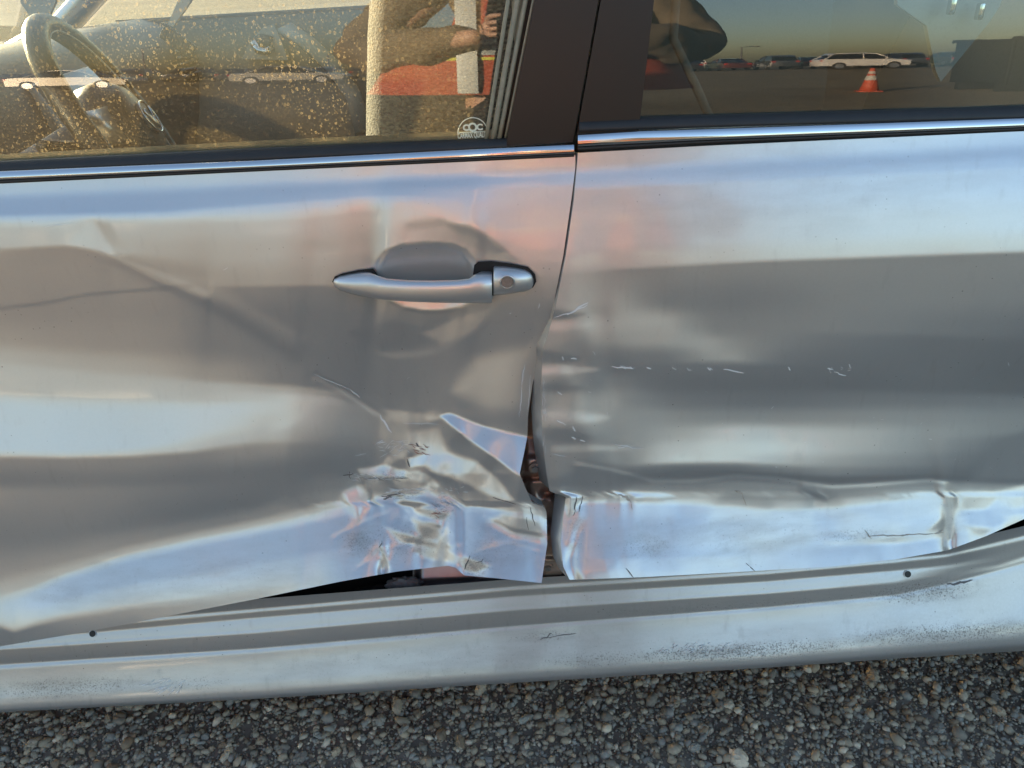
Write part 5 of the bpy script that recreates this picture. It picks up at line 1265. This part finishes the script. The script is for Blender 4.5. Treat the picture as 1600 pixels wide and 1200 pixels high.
def hand(w, s, name):
    """palm and five bent fingers round the end of the phone"""
    c = w + Vector((-s * 0.016, 0.022, 0.026))
    ch = [[(*w, .024), (*(w + Vector((-s * .008, .012, .018))), .026, .018), (*c, .030, .016)]]
    for k, (dz, ln) in enumerate(((0.030, .058), (0.010, .064), (-0.010, .060), (-0.028, .048))):
        b0 = c + Vector((0, 0.004, dz))
        ch.append([2, (*(b0 + Vector((s * .004, .018, 0))), .0085), (*(b0 + Vector((-s * .006, .018 + ln * .40, 0))), .008), (*(b0 + Vector((-s * (.008 + ln * .36), .020 + ln * .46, .002))), .0068)])
    ch.append([1, (*(w + Vector((-s * .024, .010, .030))), .0105), (*(w + Vector((-s * .036, .026, .040))), .009), (*(w + Vector((-s * .046, .040, .046))), .0075)])
    return skin_mesh(name, ch, M['skin'], person, 0, 1)
hand(WL, -1, 'hand'); hand(WRt, 1, 'hand')
# clothing
skin_mesh('jacket', [
    [(0, 0, .93, .215, .15), (0, 0, 1.10, .22, .15), (0, 0, 1.30, .21, .14), (0, -.005, 1.45, .13, .10), (0, 0, 1.50, .085)],
    [2, (-.20, -.01, 1.40, .095), (-.34, -.03, 1.23, .088), (EL.x, EL.y, EL.z, .082), (-.31, .12, 1.07, .072), (WL.x * 1.15, WL.y - .02, WL.z, .045)],
    [2, (.20, -.01, 1.40, .095), (.34, -.03, 1.23, .088), (ER.x, ER.y, ER.z, .082), (.31, .12, 1.07, .072), (WRt.x * 1.15, WRt.y - .02, WRt.z, .045)]], M['jacket'], person)
tx = D.textures.new('folds', 'CLOUDS'); tx.noise_scale = 0.09; tx.noise_depth = 2
jk = [o for o in person.children if o.name.startswith('jacket')][0]
dm = jk.modifiers.new('folds', 'DISPLACE'); dm.texture = tx; dm.strength = 0.05; dm.mid_level = 0.5; dm.texture_coords = 'GLOBAL'
jk.modifiers['subdivision'].levels = 3; jk.modifiers['subdivision'].render_levels = 3
skin_mesh('trousers', [
    [(0, 0, .98, .17, .13), (0, 0, .90, .18, .13)],
    [1, (-.12, .01, .78, .115), (-.14, .02, .48, .085), (-.145, 0, .12, .075), (-.145, .0, .07, .078)], [1, (.12, .01, .78, .115), (.14, .02, .48, .085), (.145, 0, .12, .075), (.145, .0, .07, .078)]], M['trousers'], person)
for s in (-1, 1):
    skin_mesh('boot', [[(s * .145, -.07, .05, .048), (s * .145, .0, .05, .055), (s * .148, .10, .042, .045), (s * .15, .17, .036, .036)], [1, (s * .145, -.01, .14, .055)]], M['boot'], person, 1)
def vest_ring(z, rx, ry, n=48, wob=0.0):
    return [Vector((math.cos(a) * rx * (1 + wob * math.sin(a * 9 + z * 20)), math.sin(a) * ry * (1 + wob * math.sin(a * 7 + z * 31)), z)) for a in np.linspace(0, 2 * PI, n + 1)[:-1]]
vprof = [(.895, .425, .195), (.90, .415, .192), (1.0, .375, .188), (1.1, .335, .185), (1.22, .285, .180), (1.34, .245, .165), (1.42, .17, .13)]
def vp(z, add=0.0):
    a = np.array(vprof); return (z, float(np.interp(z, a[:, 0], a[:, 1])) + add, float(np.interp(z, a[:, 0], a[:, 2])) + add)
vest = loft('vest', [vest_ring(*vp(z), wob=0.012) for z in np.linspace(.895, 1.10, 9)], M['vest'], person, caps=False)
for s in (-1, 1):
    loft('vest_strap', [[Vector((s * x * float(np.interp(z, [1.1, 1.42], [1.0, .62])), float(np.interp(z, [1.08, 1.3, 1.42], [.188, .168, .125])) * math.sqrt(max(0, 1 - (x / .36) ** 2)) + .006, z)) for x in (.12, .15, .18, .20)] for z in np.linspace(1.08, 1.42, 8)], M['vest'], vest, closed=False)
for z0, z1, mm in ((1.020, 1.031, 'lime'), (1.038, 1.095, 'tape')):
    loft('reflective_band', [vest_ring(*vp(z, 0.004), wob=0.012) for z in (z0, z1)], M[mm], vest, caps=False)
for s in (-1, 1):
    loft('reflective_band', [[Vector((s * x, float(np.interp(z, [.85, 1.1, 1.3, 1.42], [.197, .190, .172, .145])) * math.sqrt(max(0, 1 - (x / .36) ** 2)) + .012, z)) for x in (.13, .155, .18)] for z in np.linspace(.90, 1.36, 12)], M['tape'], vest, closed=False)
# face and hair
for s in (-1, 1):
    bm = bmesh.new(); bmesh.ops.create_uvsphere(bm, u_segments=12, v_segments=8, radius=0.012, matrix=Matrix.Translation((s * .032, .098, 1.67))); bm_obj('eye', bm, M['eye'], person, True)
    bm = bmesh.new(); bmesh.ops.create_uvsphere(bm, u_segments=12, v_segments=8, radius=1, matrix=Matrix.Translation((s * .082, .01, 1.655)) @ Matrix.Diagonal((.012, .02, .032, 1))); bm_obj('ear', bm, M['skin'], person, True)
bm = bmesh.new(); bm_cyl(bm, (0, .095, 1.68), (0, .122, 1.64), .008, .017, 12); bm_obj('nose', bm, M['skin'], person, True)
bm = bmesh.new(); bmesh.ops.create_uvsphere(bm, u_segments=14, v_segments=8, radius=1, matrix=Matrix.Translation((0, .098, 1.605)) @ Matrix.Diagonal((.026, .008, .007, 1))); bm_obj('mouth', bm, plain('lips', (0.38, 0.16, 0.13), 0.5), person, True)
bm = bmesh.new(); bmesh.ops.create_icosphere(bm, subdivisions=4, radius=1)
for v in bm.verts: v.co *= 1 + 0.05 * mnoise.noise(v.co * 6)
bmesh.ops.transform(bm, matrix=Matrix.Translation((0, -.008, 1.715)) @ Matrix.Diagonal((.092, .105, .085, 1)), verts=bm.verts); bm_obj('hair', bm, M['hair'], person, True)
# the phone itself, its lens where the camera stands
ph = empty('phone'); tag(ph, 'black phone held in both hands by the person in the vest', 'phone')
fw = CAM_ROT @ Vector((0, 0, -1)); rt_ = CAM_ROT @ Vector((1, 0, 0)); up_ = CAM_ROT @ Vector((0, 1, 0))
pm = Matrix((rt_, up_, -fw)).transposed().to_4x4(); pm.translation = CAM_POS - fw * 0.012 + rt_ * 0.06
ph.matrix_world = pm
box('case', (0, 0, 0.0), (0.154, 0.074, 0.008), M['phone'], ph, 0.003); box('screen', (0, 0, 0.0046), (0.144, 0.068, 0.0006), M['darkglass'], ph, 0.0)
cyl('lens', (-0.06, 0, -0.0072), (-0.06, 0, -0.003), 0.006, M['darkglass'], ph)
# ------------------------------------------------------------------ scratches, torn paint, stains and road dirt on the metal
M['scratch'] = plain('bare_scratch', (0.74, 0.74, 0.73), 0.5); M['flake'] = plain('dark_flake', (0.17, 0.155, 0.145), 0.8); M['primer'] = plain('red_primer', (0.34, 0.13, 0.10), 0.7, noise=0.4, nscale=200)
M['stain'] = plain('brown_stain', (0.45, 0.395, 0.33), 0.7, noise=0.4, nscale=150); M['greydirt'] = plain('grey_dirt', (0.12, 0.115, 0.11), 0.85)
def strokes(name, sheet, lines, mat, parent, lift=0.0005):
    """a cluster of marks: each line is (points, width in photo pixels), tapering at both ends"""
    V = []; F = []
    for pts, w in lines:
        pts = np.array(pts, float); n = len(pts); o0 = len(V)
        for i in range(n):
            a = pts[max(i - 1, 0)]; b = pts[min(i + 1, n - 1)]; t = b - a; t = t / (np.linalg.norm(t) + 1e-9); nn = np.array([-t[1], t[0]])
            k = 0.25 + 0.75 * math.sin(math.pi * (i + 0.5) / n)
            for sg in (-1, 1): q = pts[i] + nn * w * 0.40 * k * sg; V.append(sheet.at(q[0], q[1], lift))
            if i: F.append((o0 + 2 * i - 2, o0 + 2 * i - 1, o0 + 2 * i + 1, o0 + 2 * i))
    o = mesh_obj(name, V, F, mat, parent); o['kind'] = 'stuff'
    return o
wr = np.random.RandomState(5)
def wander(p, q, n=5, amp=1.5): return [(p[0] + (q[0] - p[0]) * t + wr.normal() * amp * (0 < t < 1), p[1] + (q[1] - p[1]) * t + wr.normal() * amp * (0 < t < 1)) for t in np.linspace(0, 1, n)]
def cluster(cx, cy, w, h, n, ln, ang, wid, jit=0.3):
    out = []
    for _ in range(n):
        x = cx + wr.uniform(-.5, .5) * w; y = cy + wr.uniform(-.5, .5) * h; a = ang + wr.normal() * jit; l = ln * wr.uniform(.4, 1.3)
        out.append((wander((x - math.cos(a) * l / 2, y - math.sin(a) * l / 2), (x + math.cos(a) * l / 2, y + math.sin(a) * l / 2), 4, .15), wid * wr.uniform(.35, 0.9)))
    return out
S = strokes
# rear door: chain of nicks along the crease, nicks at the leading edge
nick = []
for x0, x1, y in ((956, 990, 573), (972, 988, 575), (1010, 1017, 577), (1050, 1056, 575), (1073, 1080, 576), (1104, 1113, 576), (1130, 1162, 580), (1231, 1235, 576), (1293, 1301, 576), (1303, 1322, 583), (1326, 1330, 572)):
    nick.append((wander((x0, y - wr.uniform(0, 3)), (x1, y + wr.uniform(-1, 4)), 5, .8), wr.uniform(1.6, 3.2)))
nick += cluster(978, 574, 30, 4, 9, 6, 0.2, 1.6) + cluster(1108, 577, 8, 6, 5, 6, 0.8, 2.2) + cluster(1312, 578, 36, 8, 9, 5, 0.5, 1.3)
S('scratch', rear, nick, M['scratch'], rear_door)
S('scratch', rear, [(wander((866, 496), (900, 486), 6, 1), 2), (wander((886, 492), (919, 473), 6, 1.2), 3.2), (wander((896, 488), (918, 476), 5, 1), 2), (wander((878, 557), (880, 563), 3, .4), 2.4), (wander((892, 560), (901, 561), 3, .5), 3), (wander((926, 549), (930, 555), 3, .5), 1.6), (wander((871, 612), (878, 617), 3, .5), 2), (wander((919, 612), (924, 613), 3, .3), 1.4), (wander((870, 657), (884, 664), 5, 1), 2.2), (wander((895, 666), (899, 674), 4, .6), 2.6), (wander((893, 683), (900, 686), 4, .5), 3), (wander((906, 688), (914, 690), 4, .4), 2.4), (wander((862, 709), (886, 714), 5, .6), 1.2), (wander((960, 694), (1006, 701), 6, .8), 1.3), (wander((966, 700), (990, 698), 5, .6), 1)] + cluster(850, 650, 6, 120, 16, 12, 1.5, 1.2, .15), M['scratch'], rear_door)
S('scratch', rear, cluster(1200, 660, 700, 150, 26, 4, 0.3, 1.2, 1.0) + [(wander((1205, 639), (1209, 635), 3, .5), 1.6), (wander((1451, 686), (1456, 687), 3, .5), 2), (wander((1575, 566), (1577, 572), 3, .3), 1.6)], M['scratch'], rear_door)
S('paint_chip', rear, [(wander((972, 776), (984, 782), 4, 1.4), 6), (wander((966, 773), (980, 776), 4, .8), 3), (wander((985, 782), (988, 796), 4, .5), 1.3), (wander((1150, 768), (1160, 771), 4, .8), 4.5), (wander((1160, 772), (1166, 790), 4, .5), 1.4), (wander((1148, 767), (1158, 768), 3, .4), 1.5)], M['stain'], rear_door)
S('paint_crack', rear, [(wander((901, 776), (896, 806), 6, 1), 1.8), (wander((911, 775), (905, 800), 6, 1), 1.6), (wander((978, 888), (990, 903), 4, .4), 1.8), (wander((1166, 880), (1180, 893), 4, .6), 1.6)], M['flake'], rear_door)
st = []
st += [(wander((1356, 838), (1420, 836), 9, .7), 3.4), (wander((1400, 837), (1474, 832), 9, .8), 3), (wander((1352, 828), (1362, 842), 5, .8), 2.2), (wander((1462, 834), (1474, 828), 4, .6), 4)]
S('dirt_stain', rear, [(p, w * 0.7) for p, w in st], M['stain'], rear_door)
# front door
S('scratch', front, [(wander((820, 570), (815, 602), 8, .5), 1.6), (wander((815, 604), (812, 652), 9, .6), 1.5), (wander((829, 586), (824, 640), 9, .5), 1.3), (wander((843, 474), (841, 482), 3, .4), 1.5), (wander((796, 490), (799, 489), 3, .3), 2), (wander((490, 584), (548, 609), 9, .4), 1.2), (wander((548, 609), (562, 621), 4, .4), 2.0), (wander((630, 661), (686, 663), 7, .5), 1.4), (wander((594, 648), (612, 676), 6, 1), 3.5), (wander((348, 422), (356, 418), 4, .6), 1.4), (wander((70, 355), (110, 348), 6, .4), 1.3), (wander((555, 712), (572, 709), 4, .4), 1.1), (wander((640, 590), (636, 592), 3, .3), 1)] + cluster(615, 700, 46, 26, 30, 12, -0.25, 1.5, .35), M['scratch'], front_door)
S('scratch', front, cluster(635, 768, 60, 10, 22, 14, 0.1, 1.6, .2) + cluster(580, 745, 70, 12, 22, 12, 0.15, 1.5, .3) + cluster(700, 765, 60, 10, 12, 8, 0.3, 1.5, .5) + cluster(690, 790, 30, 30, 14, 9, 0.2, 1.1, .3), M['scratch'], front_door)
S('torn_paint', front, cluster(655, 703, 26, 18, 15, 9, 0.25, 1.5, .3) + cluster(690, 795, 24, 24, 12, 8, 0.1, 1.2, .3), M['primer'], front_door)
S('torn_paint', front, [(wander((605, 774), (626, 771), 5, 1), 3.0), (wander((599, 780), (612, 777), 5, 1), 3.6), (wander((636, 717), (640, 730), 4, .3), 2.6), (wander((770, 777), (806, 788), 6, .3), 1.8), (wander((650, 692), (654, 698), 3, .4), 3.4), (wander((536, 743), (552, 740), 5, 1), 2.4), (wander((546, 737), (548, 748), 4, 1), 1.6)] + cluster(600, 748, 70, 6, 24, 12, 0.12, .8, .1) + cluster(620, 775, 50, 8, 16, 11, 0.06, .9, .1), M['flake'], front_door)
S('paint_crack', front, [(wander((734, 868), (726, 890), 6, 1), 2), (wander((742, 880), (760, 874), 5, .8), 1.6), (wander((829, 793), (836, 822), 6, .6), 1.8), (wander((823, 808), (826, 828), 5, .5), 1.2), (wander((832, 786), (850, 790), 5, .8), 2.2), (wander((592, 856), (597, 846), 4, .5), 2)], M['flake'], front_door)
# sill
S('scuff', rocker, [(wander((844, 1000), (862, 990), 6, 1), 2.4), (wander((850, 996), (900, 990), 6, .8), 1.2), (wander((1480, 913), (1512, 909), 7, .8), 4), (wander((1500, 910), (1520, 906), 5, .8), 2.6)], M['flake'], rocker_panel)
S('scuff', rocker, cluster(255, 1072, 60, 20, 24, 14, -0.5, 1.6, .2) + cluster(1080, 1012, 120, 16, 26, 9, 2.6, 1.2, .2), M['scratch'], rocker_panel)
